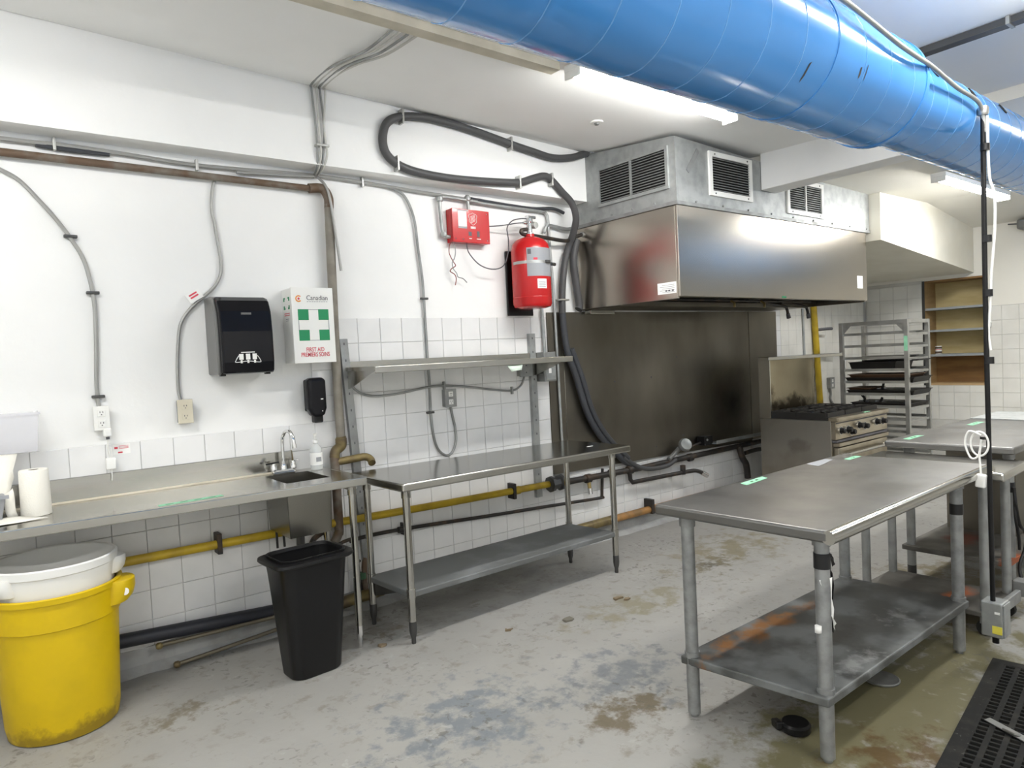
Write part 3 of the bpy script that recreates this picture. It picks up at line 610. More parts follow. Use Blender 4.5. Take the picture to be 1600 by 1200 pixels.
T(XZ([(2.10, 2.60), (2.231, 2.56), (2.300, 2.422), (2.321, 2.217), (2.341, 2.011), (2.345, 1.761), (2.348, 1.510), (2.352, 1.342), (2.350, 1.152), (2.361, 1.003), (2.389, .910), (2.446, .860), (2.498, .872), (2.533, .94), (2.535, 1.027), (2.517, 1.115), (2.505, 1.185)], -.02), .0085).build('cable', 'galvanized_dull', a3)
for z in (1.9, 1.155): strap(a3, (2.347, -.018, z), .009, 'z', 'steel_dark')
a4 = thing('armoured_cable_drop', 'sagging grey cable across tiles under the wall shelf', 'cable', (2.45, -.015, 1.25))
T(XZ([(1.80, 1.38), (1.82, 1.345), (1.87, 1.312), (1.956, 1.292), (2.113, 1.296), (2.327, 1.322), (2.450, 1.325), (2.655, 1.302), (2.872, 1.268), (3.03, 1.252), (3.11, 1.280), (3.145, 1.335), (3.15, 1.38)], -.026), .0075).build('cable', 'galvanized_dull', a4)
for x, z in ((2.46, 1.325), (3.03, 1.253)): strap(a4, (x, -.024, z), .009, 'x', 'galvanized_dull')
a5 = thing('armoured_cable_drop', 'short grey cable hanging below the outlet beside the range', 'cable', (7.6, -.02, .75))
T(XZ([(7.57, .965), (7.58, .90), (7.57, .84), (7.62, .78), (7.68, .74)], -.025), .012).build('cable', 'galvanized_dull', a5)
# cord plugged into the white outlet
uc = thing('plug_in_cord', 'white plug with cord and small white box hanging from the white outlet', 'cord', (.495, -.03, 1.03))
MB().box(.48, .515, -.085, -.054, 1.205, 1.245).build('plug', 'white_plastic', uc, bevel=.006)
MB().cyl((.498, -.07, 1.205), (.498, -.07, 1.192), .008, n=10).build('strain_relief', 'dark_print', uc)
T([(.498, -.07, 1.195), (.496, -.06, 1.15), (.503, -.05, 1.11), (.505, -.045, 1.095)], .0035).build('wire', 'white_plastic', uc)
T([(.51, -.05, 1.15), (.512, -.045, 1.12), (.51, -.045, 1.095)], .0028).build('wire', 'white_plastic', uc)
MB().box(.485, .528, -.055, -.03, 1.042, 1.098).build('box', 'white_plastic', uc, bevel=.005)
T([(.507, -.042, 1.045), (.508, -.042, 1.01), (.507, -.03, .985)], .003).build('wire', 'white_plastic', uc)
sk = tag(MB().box(.525, .60, -.0104, -.0098, 1.108, 1.158).build('wall_sticker', 'paper_white'), 'small white sticker with red print on tile beside the white outlet cord', 'sticker')
MB().box(.53, .545, -.0111, -.0104, 1.135, 1.145).build('red_mark', 'red_print', sk); MB().box(.545, .565, -.0111, -.0104, 1.113, 1.120).build('red_mark', 'red_print', sk)
for k in range(3): MB().box(.55, .592, -.0111, -.0104, 1.135+.006*k, 1.137+.006*k).build('print_line', 'red_print', sk)

# gas and water pipes low on the wall
yp = thing('gas_pipe', 'long yellow gas pipe running along tiles behind the counter and wall table', 'pipe', (1.6, -.06, .53))
T([(-.9, -.055, .585), (.560, -.055, .578), (1.3, -.055, .572), (2.4, -.055, .548), (3.32, -.055, .535)], .0235, n=14, smooth=False).build('pipe', 'yellow_pipe', yp)
for x, z in ((.975, .58), (2.97, .539)):
    MB().box(x-.012, x+.012, -.085, -.0095, z-.055, z+.055).build('hanger', 'black_iron', yp, bevel=.003)
MB().cyl((2.985, -.055, .538), (3.03, -.055, .538), .029, n=14).build('coupling', 'yellow_pipe', yp)
gp = thing('gas_manifold', 'dark iron gas pipe with valves running behind the range', 'pipe', (4.6, -.07, .3))
T([(3.33, -.06, .53), (3.55, -.06, .525), (4.3, -.06, .515), (4.9, -.065, .525), (6.1, -.065, .535)], .0235, n=14, smooth=False).build('pipe', 'black_iron', gp)
MB().lathe([(.03, 0), (.06, .006), (.06, .03), (.045, .04), (.045, .09), (.06, .1), (.06, .124), (.03, .13)], (3.31, -.06, .533), (1, 0, 0), n=8).build('union', 'steel_dark', gp)
for x in (3.68, 3.95, 4.16, 4.95): MB().lathe([(.028, 0), (.035, .006), (.035, .05), (.028, .056)], (x, -.06, .519), (1, 0, 0), n=14).build('coupling', 'black_iron', gp)
MB().cyl((3.71, -.065, .515), (3.71, -.075, .44), .017, .014, n=12).build('tap', 'brass', gp); MB().cyl((3.71, -.075, .445), (3.71, -.08, .40), .02, n=12).build('tap_end', 'chrome', gp)
T([(4.18, -.065, .50), (4.18, -.07, .44), (4.20, -.075, .415), (4.26, -.075, .415), (4.92, -.085, .405)], .018, n=12, smooth=False).build('branch', 'black_iron', gp)
T([(4.84, -.085, .47), (4.84, -.085, .39)], .024, n=12).build('tee', 'black_iron', gp)
T([(4.90, -.085, .405), (5.0, -.10, .40), (5.06, -.13, .375)], .018, n=10).build('branch', 'black_iron', gp)
MB().cyl((5.05, -.125, .38), (5.10, -.15, .345), .022, n=12).build('hose_end', 'chrome', gp)
T([(4.1, -.07, .64), (4.25, -.075, .545), (4.4, -.08, .50), (4.62, -.085, .495), (4.75, -.08, .53)], .02, n=10).build('flex_hose', 'grey_conduit', gp)
T([(4.66, -.08, .545), (4.86, -.06, .63)], .02, n=10).build('flex_hose', 'grey_plastic', gp)
MB().lathe([(.0, 0), (.055, .004), (.06, .02), (.05, .05), (.02, .06), (.0, .062)], (4.86, -.09, .64), (-.3, -.75, .35), n=20, cap=False).build('regulator', 'galvanized', gp)
T([(4.9, -.07, .60), (5.02, -.07, .62), (5.16, -.07, .64)], .012, n=8).build('thin_pipe', 'black_iron', gp)
MB().box(5.12, 5.24, -.12, -.03, .61, .69).build('control_box', 'black_plastic', gp, bevel=.006)
MB().cyl((5.15, -.12, .66), (5.15, -.128, .66), .01, n=10).build('knob', 'galvanized', gp)
T([(5.70, -.08, .53), (5.72, -.10, .42), (5.76, -.11, .35), (5.78, -.11, .22)], .03, n=10).build('drop_hose', 'black_iron', gp)
T([(5.75, -.10, .46), (5.95, -.10, .47), (6.1, -.10, .46)], .02, n=10).build('branch', 'black_iron', gp)
ag = tag(MB().prism([(0, 0), (.10, 0), (.10, .008), (.008, .008), (.008, .03), (0, .03)], 5.25, 6.3, 'x').build('angle_ledge', 'galvanized'), 'galvanized ledge strip leaning on wall left of the range', 'metal strip')
ag.location = (5.75, -.12, .615)
tb = thing('water_pipe', 'thin black pipe rising along the tiles behind the wall table', 'pipe', (2.8, -.04, .33))
T([(1.72, -.05, .435), (1.844, -.042, .442), (2.134, -.04, .434), (2.739, -.04, .398), (3.266, -.04, .371), (3.84, -.04, .340), (3.872, -.04, .35), (3.878, -.04, .40), (3.888, -.045, .57)], .012, n=10, sub=3).build('pipe', 'black_iron', tb)
T([(2.05, -.045, .437), (2.14, -.045, .434)], .02, n=10).build('coupling', 'black_iron', tb)
for x in (2.09, 2.12): MB().box(x-.006, x+.006, -.065, -.0095, .40, .475).build('clip', 'black_iron', tb)
bp_ = tag(MB().tube([(-.9, -.065, .265), (.495, -.065, .195), (1.6, -.065, .12)], .035, n=14, smooth=False).build('insulated_pipe', 'black_pipe'), 'thick black insulated pipe low on wall behind the bins', 'pipe')
for i, q in enumerate(([(.665, -.105, .138), (1.0, -.105, .13), (1.5, -.105, .118)], [(.735, -.13, .030), (1.0, -.13, .046), (1.5, -.13, .082)])):
    rd = thing('copper_rod', ('thin tarnished copper tube with eyelet just under the black pipe', 'thin tarnished copper tube with eyelet touching the floor behind black bin')[i], 'pipe', (q[0][0], q[0][1], q[0][2]))
    T(q, .0105, n=10).build('tube', 'copper_old', rd)
    MB().lathe([(.011, 0), (.017, .008), (.017, .022), (.011, .03)], (q[0][0]-.03, q[0][1], q[0][2]-.001), (1, 0, 0), n=12).build('eyelet', 'drain_brass', rd)
op = thing('floor_pipe', 'corroded orange pipe lying at the foot of the wall right of wall table', 'pipe', (4.2, -.07, .11))
T([(3.95, -.06, .15), (5.6, -.06, .155)], .03, n=14).build('pipe', 'orange_pipe', op)
T([(3.5, -.06, .145), (3.97, -.06, .15)], .035, n=14).build('sleeve', 'drain_brass', op)
MB().box(4.40, 4.43, -.10, -.01, .12, .24).build('hanger', 'black_iron', op)
vp = thing('gas_riser', 'yellow vertical gas riser with valve handle right of the range', 'pipe', (7.2, -.05, .7))
T([(7.22, -.045, 1.95), (7.32, -.045, .60)], .032, n=14).build('pipe', 'yellow_pipe', vp)
T([(7.27, -.06, 1.62), (7.36, -.12, 1.625), (7.42, -.14, 1.625)], .016, n=8).build('handle', 'dark_print', vp)
tpz = tag(MB().cyl((7.04, -.02, 1.85), (7.06, -.02, .7), .012, n=10).build('conduit_drop', 'galvanized'), 'thin steel conduit left of the yellow riser', 'conduit')

# water pipes between the counter and the wall table
mp = thing('trap_pipes', 'tangle of dark corroded trap pipes under end of sink counter', 'pipe', (1.75, -.12, .05))
T([(1.62, -.10, .44), (1.66, -.10, .455), (1.72, -.10, .455), (1.735, -.10, .40), (1.735, -.10, .36)], .011).build('pipe', 'black_iron', mp)
T([(1.735, -.10, .38), (1.735, -.10, .30), (1.74, -.10, .25), (1.75, -.10, .14)], .014).build('pipe', 'black_iron', mp)
T([(1.79, -.11, .33), (1.775, -.11, .28), (1.775, -.11, .12)], .018).build('pipe', 'rust_pipe', mp)
MB().cyl((1.755, -.115, .25), (1.755, -.115, .215), .024, n=12).build('green_valve', 'green_mark', mp)
T([(1.55, -.12, .10), (1.72, -.12, .11), (1.88, -.12, .115)], .035, n=12).build('drain', 'drain_brass', mp)
T([(1.72, -.10, .34), (1.72, -.17, .34)], .008).build('valve_stem', 'black_iron', mp)

# ------------------------------------------------------------------ things fixed to the wall
# paper towel dispenser
td = thing('towel_dispenser', 'black smoked-plastic paper towel dispenser on wall above the counter', 'dispenser', (1.14, -.12, 1.475))
x0, x1, z0, z1 = .995, 1.285, 1.475, 1.885
def side_prof(d0=0, shrink=0):
    return [(-.002, z0), (-.225+d0, z0), (-.232+d0, z0+.06), (-.232+d0, z0+.22), (-.222+d0, z0+.32), (-.195+d0, z0+.375), (-.15, z1-.012), (-.10, z1), (-.002, z1)]
MB().prism(side_prof(.04), x0, x1, 'x').build('back_shell', 'grey_plastic', td, bevel=.008)
cvp = MB().prism([(a, b) for a, b in [(-.175, z0+.004), (-.228, z0+.004), (-.240, z0+.06), (-.240, z0+.22), (-.229, z0+.325), (-.200, z0+.382), (-.15, z1-.003), (-.12, z1-.02)]], x0+.012, x1-.012, 'x').build('cover', 'smoke_plastic', td, bevel=.012, seg=3)
MB().box(1.115, 1.165, -.236, -.229, 1.782, 1.792).build('badge', 'grey_plastic', cvp)
for i in range(3):
    px = 1.10+i*.034
    MB().box(px-.011, px+.011, -.2408, -.2398, 1.548, 1.578).build('pictogram', 'paper_white', cvp)
    MB().box(px-.005, px+.005, -.2408, -.2398, 1.530, 1.546).build('pictogram', 'paper_white', cvp)
T([(1.088, -.2405, 1.570), (1.072, -.2405, 1.545), (1.075, -.2403, 1.535), (1.134, -.2403, 1.540), (1.193, -.2403, 1.533), (1.196, -.2405, 1.545), (1.182, -.2405, 1.568)], .0018, n=5).build('pictogram', 'paper_white', cvp)
MB().box(1.10, 1.17, -.2407, -.2398, 1.584, 1.588).build('pictogram', 'paper_white', cvp)
for px in (1.02, 1.25): MB().box(px-.012, px+.012, -.19, -.16, z0-.008, z0+.002).build('foot_tab', 'black_plastic', td)
# first-aid cabinet
fa = thing('first_aid_cabinet', 'white first aid cabinet with green square and white cross', 'first aid box', (1.535, -.075, 1.517))
fx0, fx1, fz0, fz1, fy = 1.416, 1.656, 1.517, 1.937, -.152
body = MB().box(fx0, fx1, fy+.012, -.002, fz0, fz1).build('body', 'white_plastic', fa, bevel=.003)
door = MB().box(fx0-.002, fx1+.002, fy, fy+.0115, fz0-.002, fz1+.002).build('door', 'white_plastic', fa, bevel=.002)
W_, H_ = fx1-fx0, fz1-fz0; fyd = fy-.0004
def fz(v): return fz1-H_*v
def fxx(u): return fx0+W_*u
sq = (fxx(.13), fxx(.875), fz(.705), fz(.285)); sw = sq[1]-sq[0]; sh = sq[3]-sq[2]
for (a, b, c, d) in ((0, .34, 0, .345), (.66, 1, 0, .345), (0, .34, .655, 1), (.66, 1, .655, 1)):
    MB().box(sq[0]+a*sw, sq[0]+b*sw, fyd-.0006, fyd+.0004, sq[2]+c*sh, sq[2]+d*sh).build('green_corner', 'green_print', door)
for (a, b, c, d) in ((.34, .66, 0, .02), (.34, .66, .98, 1), (0, .02, .345, .655), (.98, 1, .345, .655)):
    MB().box(sq[0]+a*sw, sq[0]+b*sw, fyd-.0006, fyd+.0004, sq[2]+c*sh, sq[2]+d*sh).build('grey_outline', 'grey_print', door)
text('lettering', 'FIRST AID', .034, (fxx(.50), fyd, fz(.828)), FACE_FRONT, 'red_print', door, bold=.0003, sx=.72)
text('lettering', 'PREMIERS SOINS', .034, (fxx(.50), fyd, fz(.895)), FACE_FRONT, 'red_print', door, bold=.0003, sx=.68)
text('lettering', 'Canadian', .038, (fxx(.615), fyd, fz(.135)), FACE_FRONT, 'dark_print', door, sx=.9)
for k in range(9): MB().box(fxx(.36+.058*k), fxx(.36+.058*k+.04), fyd-.0006, fyd+.0004, fz(.188), fz(.180)).build('small_print', 'grey_print', door)
ring = MB(); cxr, czr = fxx(.165), fz(.145)
for i in range(14):
    a0, a1_ = math.radians(45+i*19.5), math.radians(45+(i+1)*19.5)
    p = [(cxr+r_*math.cos(a), fyd-.0004, czr+r_*math.sin(a)) for r_, a in ((.012, a0), (.019, a0), (.019, a1_), (.012, a1_))]
    ring.add(p, [(0, 1, 2, 3)])
ring.build('emblem', 'orange_print', door)
leaf = MB(); leaf.add([(cxr+.0105*rr*math.cos(t)*.85, fyd-.0005, czr+.0105*rr*math.sin(t)*.85) for t, rr in [(PI/2+i*2*PI/10, 1 if i % 2 == 0 else .55) for i in range(10)]], [tuple(range(10))]); leaf.build('emblem', 'red_print', door)
xs = fx0-.0005
for (a, b, c, d) in ((.11, .145, .855, .895), (.085, .10, .855, .895), (.10, .11, .885, .895)): pass
def side_rect(u0, u1, v0, v1, m): MB().box(xs-.0006, xs+.0004, -.002-u1*.138, -.002-u0*.138, fz(v1), fz(v0)).build('side_print', m, body)
side_rect(.18, .36, .115, .135, 'green_print'); side_rect(.66, .84, .115, .135, 'green_print'); side_rect(.18, .30, .135, .165, 'green_print'); side_rect(.72, .84, .135, .165, 'green_print')
side_rect(.18, .30, .225, .25, 'green_print'); side_rect(.72, .84, .225, .25, 'green_print'); side_rect(.18, .36, .25, .275, 'green_print'); side_rect(.66, .84, .25, .275, 'green_print')
side_rect(.22, .80, .325, .335, 'red_print'); side_rect(.22, .80, .35, .36, 'red_print'); side_rect(.35, .70, .40, .41, 'grey_print'); side_rect(.35, .65, .425, .432, 'grey_print')
MB().cyl((fx1+.001, fy+.03, 1.73), (fx1+.008, fy+.03, 1.73), .008, n=10).build('latch', 'white_plastic', fa)
# soap dispenser
sd = thing('soap_dispenser', 'black wall soap dispenser below the first aid cabinet', 'dispenser', (1.56, -.05, 1.17))
MB().box(1.505, 1.605, -.03, -.0095, 1.235, 1.42).build('back_plate', 'black_plastic', sd, bevel=.01)
MB().prism([(1.502, 1.25), (1.520, 1.215), (1.535, 1.20), (1.585, 1.20), (1.600, 1.215), (1.613, 1.25), (1.613, 1.41), (1.604, 1.43), (1.511, 1.43), (1.502, 1.41)], -.095, -.022, 'y').build('cover', 'smoke_plastic', sd, bevel=.022, seg=4)
MB().box(1.535, 1.588, -.085, -.03, 1.168, 1.215).build('push_spout', 'black_plastic', sd, bevel=.008)
MB().box(1.573, 1.588, -.0962, -.0948, 1.302, 1.308).build('badge', 'paper_white', sd); MB().cyl((1.58, -.0962, 1.236), (1.58, -.093, 1.236), .003, n=8).build('dot', 'paper_white', sd)
# clear plastic bin on wall at the left edge
cb_ = thing('clear_bin', 'translucent clear plastic bin on wall at the left edge', 'bin', (0, -.08, 1.17))
t = .004; X0, X1, Y0, Y1, Z0, Z1 = -.25, .225, -.13, -.01, 1.175, 1.35
mb = MB()
mb.hexa([(X0, Y0, Z0), (X1-.012, Y0, Z0), (X1-.012, Y0+t, Z0), (X0, Y0+t, Z0)], [(X0, Y0-.01, Z1), (X1, Y0-.01, Z1), (X1, Y0-.01+t, Z1), (X0, Y0-.01+t, Z1)])
mb.hexa([(X1-.012-t, Y0, Z0), (X1-.012, Y0, Z0), (X1-.012, Y1, Z0), (X1-.012-t, Y1, Z0)], [(X1-t, Y0-.01, Z1), (X1, Y0-.01, Z1), (X1, Y1, Z1), (X1-t, Y1, Z1)])
mb.box(X0, X1-.012, Y1-t, Y1, Z0, Z1); mb.box(X0, X1-.012, Y0, Y1, Z0, Z0+t)
mb.build('shell', 'clear_plastic', cb_)
MB().box(X0, X1+.004, Y0-.016, Y0-.010, Z1-.008, Z1+.003).build('rim', 'clear_plastic', cb_); MB().box(X1, X1+.006, Y0-.016, Y1, Z1-.008, Z1+.003).build('rim', 'clear_plastic', cb_)
MB().box(-.22, .03, -.10, -.03, 1.182, 1.29).build('paper_stack', 'paper_white', cb_, bevel=.006)

# ------------------------------------------------------------------ sink counter
ct = thing('sink_counter', 'long stainless counter with small hand sink and backsplash along back wall', 'counter', (.5, -.3, 0))
CX0, CX1, CZ = -1.3, 1.59, .905
def cf(x): return -.515-.055*x           # front edge: the counter runs a little out of square
SX0, SX1, SY0, SY1 = 1.225, 1.46, -.43, -.115
top = MB(); th = .004
def slab(a, b, ya, yb, zz=CZ, tt=th):
    fa_ = lambda y, x: y(x) if callable(y) else y
    top.hexa([(a, fa_(ya, a), zz-tt), (b, fa_(ya, b), zz-tt), (b, fa_(yb, b), zz-tt), (a, fa_(yb, a), zz-tt)], [(a, fa_(ya, a), zz), (b, fa_(ya, b), zz), (b, fa_(yb, b), zz), (a, fa_(yb, a), zz)])
slab(CX0, SX0, cf, -.012); slab(SX1, CX1, cf, -.012); slab(SX0, SX1, cf, SY0); slab(SX0, SX1, SY1, -.012)
top.build('worktop', 'stainless', ct)
e = MB().hexa([(CX0, cf(CX0)-.001, CZ-.042), (CX1, cf(CX1)-.001, CZ-.042), (CX1, cf(CX1)+.02, CZ-.042), (CX0, cf(CX0)+.02, CZ-.042)], [(CX0, cf(CX0)-.001, CZ+.001), (CX1, cf(CX1)-.001, CZ+.001), (CX1, cf(CX1)+.02, CZ+.001), (CX0, cf(CX0)+.02, CZ+.001)]).build('front_edge', 'stainless', ct, bevel=.005)
MB().box(CX1-.018, CX1+.001, cf(CX1)+.02, -.012, CZ-.042, CZ+.001).build('end_edge', 'stainless', ct, bevel=.004)
MB().box(CX0, 1.41, -.024, -.010, CZ, 1.022).build('backsplash', 'stainless', ct, bevel=.003)
MB().prism([(-.024, CZ+.0005), (-.033, CZ+.0005), (-.024, CZ+.009)], CX0, 1.41, 'x').build('caulk_line', 'cream_paint', ct)
MB().hexa([(1.41, -.024, CZ), (1.425, -.024, CZ), (1.425, -.010, CZ), (1.41, -.010, CZ)], [(1.41, -.024, 1.022), (1.412, -.024, 1.022), (1.412, -.010, 1.022), (1.41, -.010, 1.022)]).build('splash_return', 'drain_brass', ct)
sk = MB(); d = .62; w = .004; g = .005
sk.hexa([(SX0+g, SY0+g, d), (SX0+g+w, SY0+g, d), (SX0+g+w, SY1-g, d), (SX0+g, SY1-g, d)], [(SX0-w, SY0-w, CZ-.004), (SX0, SY0-w, CZ-.004), (SX0, SY1+w, CZ-.004), (SX0-w, SY1+w, CZ-.004)])
sk.hexa([(SX1-g-w, SY0+g, d), (SX1-g, SY0+g, d), (SX1-g, SY1-g, d), (SX1-g-w, SY1-g, d)], [(SX1, SY0-w, CZ-.004), (SX1+w, SY0-w, CZ-.004), (SX1+w, SY1+w, CZ-.004), (SX1, SY1+w, CZ-.004)])
sk.hexa([(SX0+g, SY0+g, d), (SX1-g, SY0+g, d), (SX1-g, SY0+g+w, d), (SX0+g, SY0+g+w, d)], [(SX0-w, SY0-w, CZ-.004), (SX1+w, SY0-w, CZ-.004), (SX1+w, SY0, CZ-.004), (SX0-w, SY0, CZ-.004)])
sk.hexa([(SX0+g, SY1-g-w, d), (SX1-g, SY1-g-w, d), (SX1-g, SY1-g, d), (SX0+g, SY1-g, d)], [(SX0-w, SY1, CZ-.004), (SX1+w, SY1, CZ-.004), (SX1+w, SY1+w, CZ-.004), (SX0-w, SY1+w, CZ-.004)])
sk.box(SX0+g, SX1-g, SY0+g, SY1-g, d-.004, d)
bs = sk.build('sink_basin', 'stainless_shaded', ct)
MB().lathe([(.03, 0), (.034, .004), (.02, .006)], (1.34, -.27, d), n=18).build('drain_strainer', 'chrome', bs)
MB().cyl((1.34, -.27, d-.004), (1.34, -.27, .50), .022, n=14).build('tailpiece', 'steel_dark', bs)
T([(1.34, -.27, .52), (1.34, -.25, .46), (1.40, -.2, .45), (1.46, -.15, .52), (1.56, -.09, .54)], .016).build('trap', 'black_iron', bs)
T([(1.27, -.10, .86), (1.27, -.10, .5)], .007).build('supply_hose', 'steel_dark', bs); T([(1.30, -.10, .86), (1.31, -.10, .5)], .007).build('supply_hose', 'steel_dark', bs)
def leg(parent, x, y, z0, z1, r=.02, mat='stainless', foot='steel_dark', socket=True, lz=None, straight=False):
    g = MB().cyl((x, y, z0+.12), (x, y, z1), r, n=16).build('leg', mat, parent)
    MB().lathe([(r*.55, 0), (r*.62, .004), (r*.62, .012), (r*.98, .016), (r*.98, .12)] if straight else [(r*.55, 0), (r*.62, .006), (r*.62, .03), (r*.9, .05), (r*1.02, .07), (r*1.02, .12)], (x, y, z0), n=16).build('foot', foot, g)
    if socket: MB().lathe([(r*1.22, 0), (r*1.22, .045), (r*1.3, .05)], (x, y, z1-.05), n=16).build('socket', mat, g)
    if lz: MB().lathe([(r*1.18, 0), (r*1.18, .05)], (x, y, lz-.03), n=16).build('shelf_collar', mat, g)
    return g
leg(ct, 1.525, -.545, 0, CZ-.042, .019, 'stainless', 'chrome'); leg(ct, 1.53, -.17, 0, CZ-.042, .019, 'stainless', 'steel_dark'); leg(ct, -.9, -.40, 0, CZ-.042, .019)
MB().box(1.50, 1.55, -.56, -.15, CZ-.06, CZ-.043).build('brace', 'stainless', ct)
fc = thing('faucet', 'chrome gooseneck faucet with two lever handles behind the hand sink', 'faucet', (1.34, -.075, CZ))
MB().box(1.275, 1.405, -.095, -.055, CZ+.0012, CZ+.024).build('base', 'chrome', fc, bevel=.01, seg=3)
T([(1.34, -.075, CZ+.02), (1.34, -.075, CZ+.14), (1.342, -.08, CZ+.20), (1.352, -.105, CZ+.235), (1.362, -.14, CZ+.235), (1.370, -.165, CZ+.20), (1.372, -.172, CZ+.165)], .0105, n=12).build('spout', 'chrome', fc)
MB().lathe([(.018, 0), (.016, .02), (.012, .03)], (1.34, -.075, CZ+.022), n=16).build('collar', 'chrome', fc)
MB().cyl((1.372, -.172, CZ+.168), (1.373, -.174, CZ+.145), .013, n=14).build('aerator', 'chrome', fc)
for i, x in enumerate((1.285, 1.395)):
    h = MB().lathe([(.018, 0), (.018, .02), (.014, .028), (.014, .045)], (x, -.075, CZ+.022), n=16).build('valve', 'chrome', fc)
    s = -1 if i == 0 else 1
    MB().obox((x+s*.016, -.105, CZ+.068), .016, .085, .010, (math.radians(-10), 0, math.radians(-s*30 if i == 0 else -25))).build('lever', 'chrome' if i else 'black_plastic', h, bevel=.003)
sb = thing('sanitizer_bottle', 'clear plastic pump bottle with white cap beside the faucet', 'bottle', (1.515, -.12, CZ))
MB().lathe([(.030, .001), (.034, .006), (.034, .10), (.031, .125), (.018, .142), (.013, .148), (.013, .155)], (1.515, -.12, CZ), n=22).build('body', 'clear_bottle', sb)
MB().lathe([(.0345, .03), (.0345, .10)], (1.515, -.12, CZ), n=22, cap=False).build('label', 'paper_white', sb)
MB().box(1.50, 1.53, -.1555, -.1548, CZ+.05, CZ+.075).build('print_mark', 'label_grey', sb)
MB().lathe([(.015, .155), (.015, .17), (.006, .173), (.006, .195), (.012, .197), (.012, .208)], (1.515, -.12, CZ), n=16).build('pump', 'white_plastic', sb)
MB().obox((1.505, -.145, CZ+.203), .010, .05, .009, (0, 0, math.radians(-20))).build('nozzle', 'white_plastic', sb)
tr_ = thing('paper_towel_roll', 'white paper towel roll standing on the counter', 'paper towel', (.185, -.235, CZ))
pr = [(.056, 0), (.0575, .004), (.0565, .10), (.0555, .195), (.052, .200), (.021, .200), (.020, .198), (.020, .02), (.0, .02)]
MB().lathe(pr, (.185, -.235, CZ+.001), n=36, cap=False).build('roll', 'paper', tr_)
MB().lathe([(.0195, .02), (.0195, .199), (.017, .199), (.017, .02)], (.185, -.235, CZ+.001), n=24, cap=False).build('core', 'cardboard', tr_)
# loose crumpled sheet
def sheet(name, corners, nu, nv, amp, seed, mat, parent):
    random.seed(seed); v = []; f = []
    P = [[None]*(nv+1) for _ in range(nu+1)]
    for i in range(nu+1):
        for j in range(nv+1):
            u, w = i/nu, j/nv
            p = (Vector(corners[0])*(1-u)+Vector(corners[1])*u)*(1-w)+(Vector(corners[3])*(1-u)+Vector(corners[2])*u)*w
            v.append(p+Vector((random.uniform(-1, 1), random.uniform(-1, 1), random.uniform(0, 1)))*amp)
    for i in range(nu):
        for j in range(nv): a = i*(nv+1)+j; f.append((a, a+nv+1, a+nv+2, a+1))
    o = MB().add(v, f, True).build(name, mat, parent); sm = o.modifiers.new('solid', 'SOLIDIFY'); sm.thickness = .0012; return o
pt = thing('crumpled_paper', 'torn paper towel hanging from the clear bin and spread on counter', 'paper towel', (.06, -.3, CZ))
sheet('hanging_sheet', [(-.12, -.125, 1.175), (.13, -.125, 1.17), (.09, -.23, .965), (.0, -.24, .985)], 6, 6, .007, 5, 'paper', pt)
sheet('hanging_sheet', [(.06, -.22, 1.0), (.11, -.21, 1.03), (.115, -.26, .915), (.085, -.27, .912)], 3, 5, .004, 8, 'paper', pt)
sheet('flat_sheet', [(-.12, -.42, CZ+.003), (.22, -.37, CZ+.003), (.10, -.27, CZ+.012), (-.12, -.30, CZ+.012)], 7, 4, .004, 9, 'paper', pt)
gt = thing('grey_tray', 'grey plastic tray behind paper at the left end of counter', 'tray', (-.05, -.17, CZ))
MB().hexa([(-.35, -.30, CZ+.001), (.06, -.30, CZ+.001), (.06, -.06, CZ+.001), (-.35, -.06, CZ+.001)], [(-.37, -.32, CZ+.11), (.08, -.32, CZ+.11), (.08, -.045, CZ+.11), (-.37, -.045, CZ+.11)]).build('body', 'label_grey', gt, bevel=.01)
MB().box(-.38, .09, -.325, -.318, CZ+.10, CZ+.115).build('rim', 'label_grey', gt)
def tape(label, pts, z, h=.0008, marks=2):
    o = MB().hexa([(x, y, z+.0006) for x, y in pts], [(x, y, z+.0006+h) for x, y in pts]).build('green_tape', 'green_tape'); tag(o, label, 'tape')
    ce = Vector((sum(p[0] for p in pts)/4, sum(p[1] for p in pts)/4)); ax = Vector(pts[1])-Vector(pts[0]); ay = Vector(pts[3])-Vector(pts[0])
    for k in range(marks):
        c = ce+ax*(.22*(k-(marks-1)/2)); q = [c+ax*a+ay*b for a, b in ((-.06, -.2), (.06, -.12), (.05, .2), (-.07, .12))]
        MB().add([(p.x, p.y, z+.0006+h+.0002) for p in q], [(0, 1, 2, 3)]).build('ink_mark', 'green_mark', o)
    return o
tape('long green tape strip with black marks on sink counter front', [(.62, -.515), (.90, -.50), (.90, -.46), (.62, -.475)], CZ, marks=4)

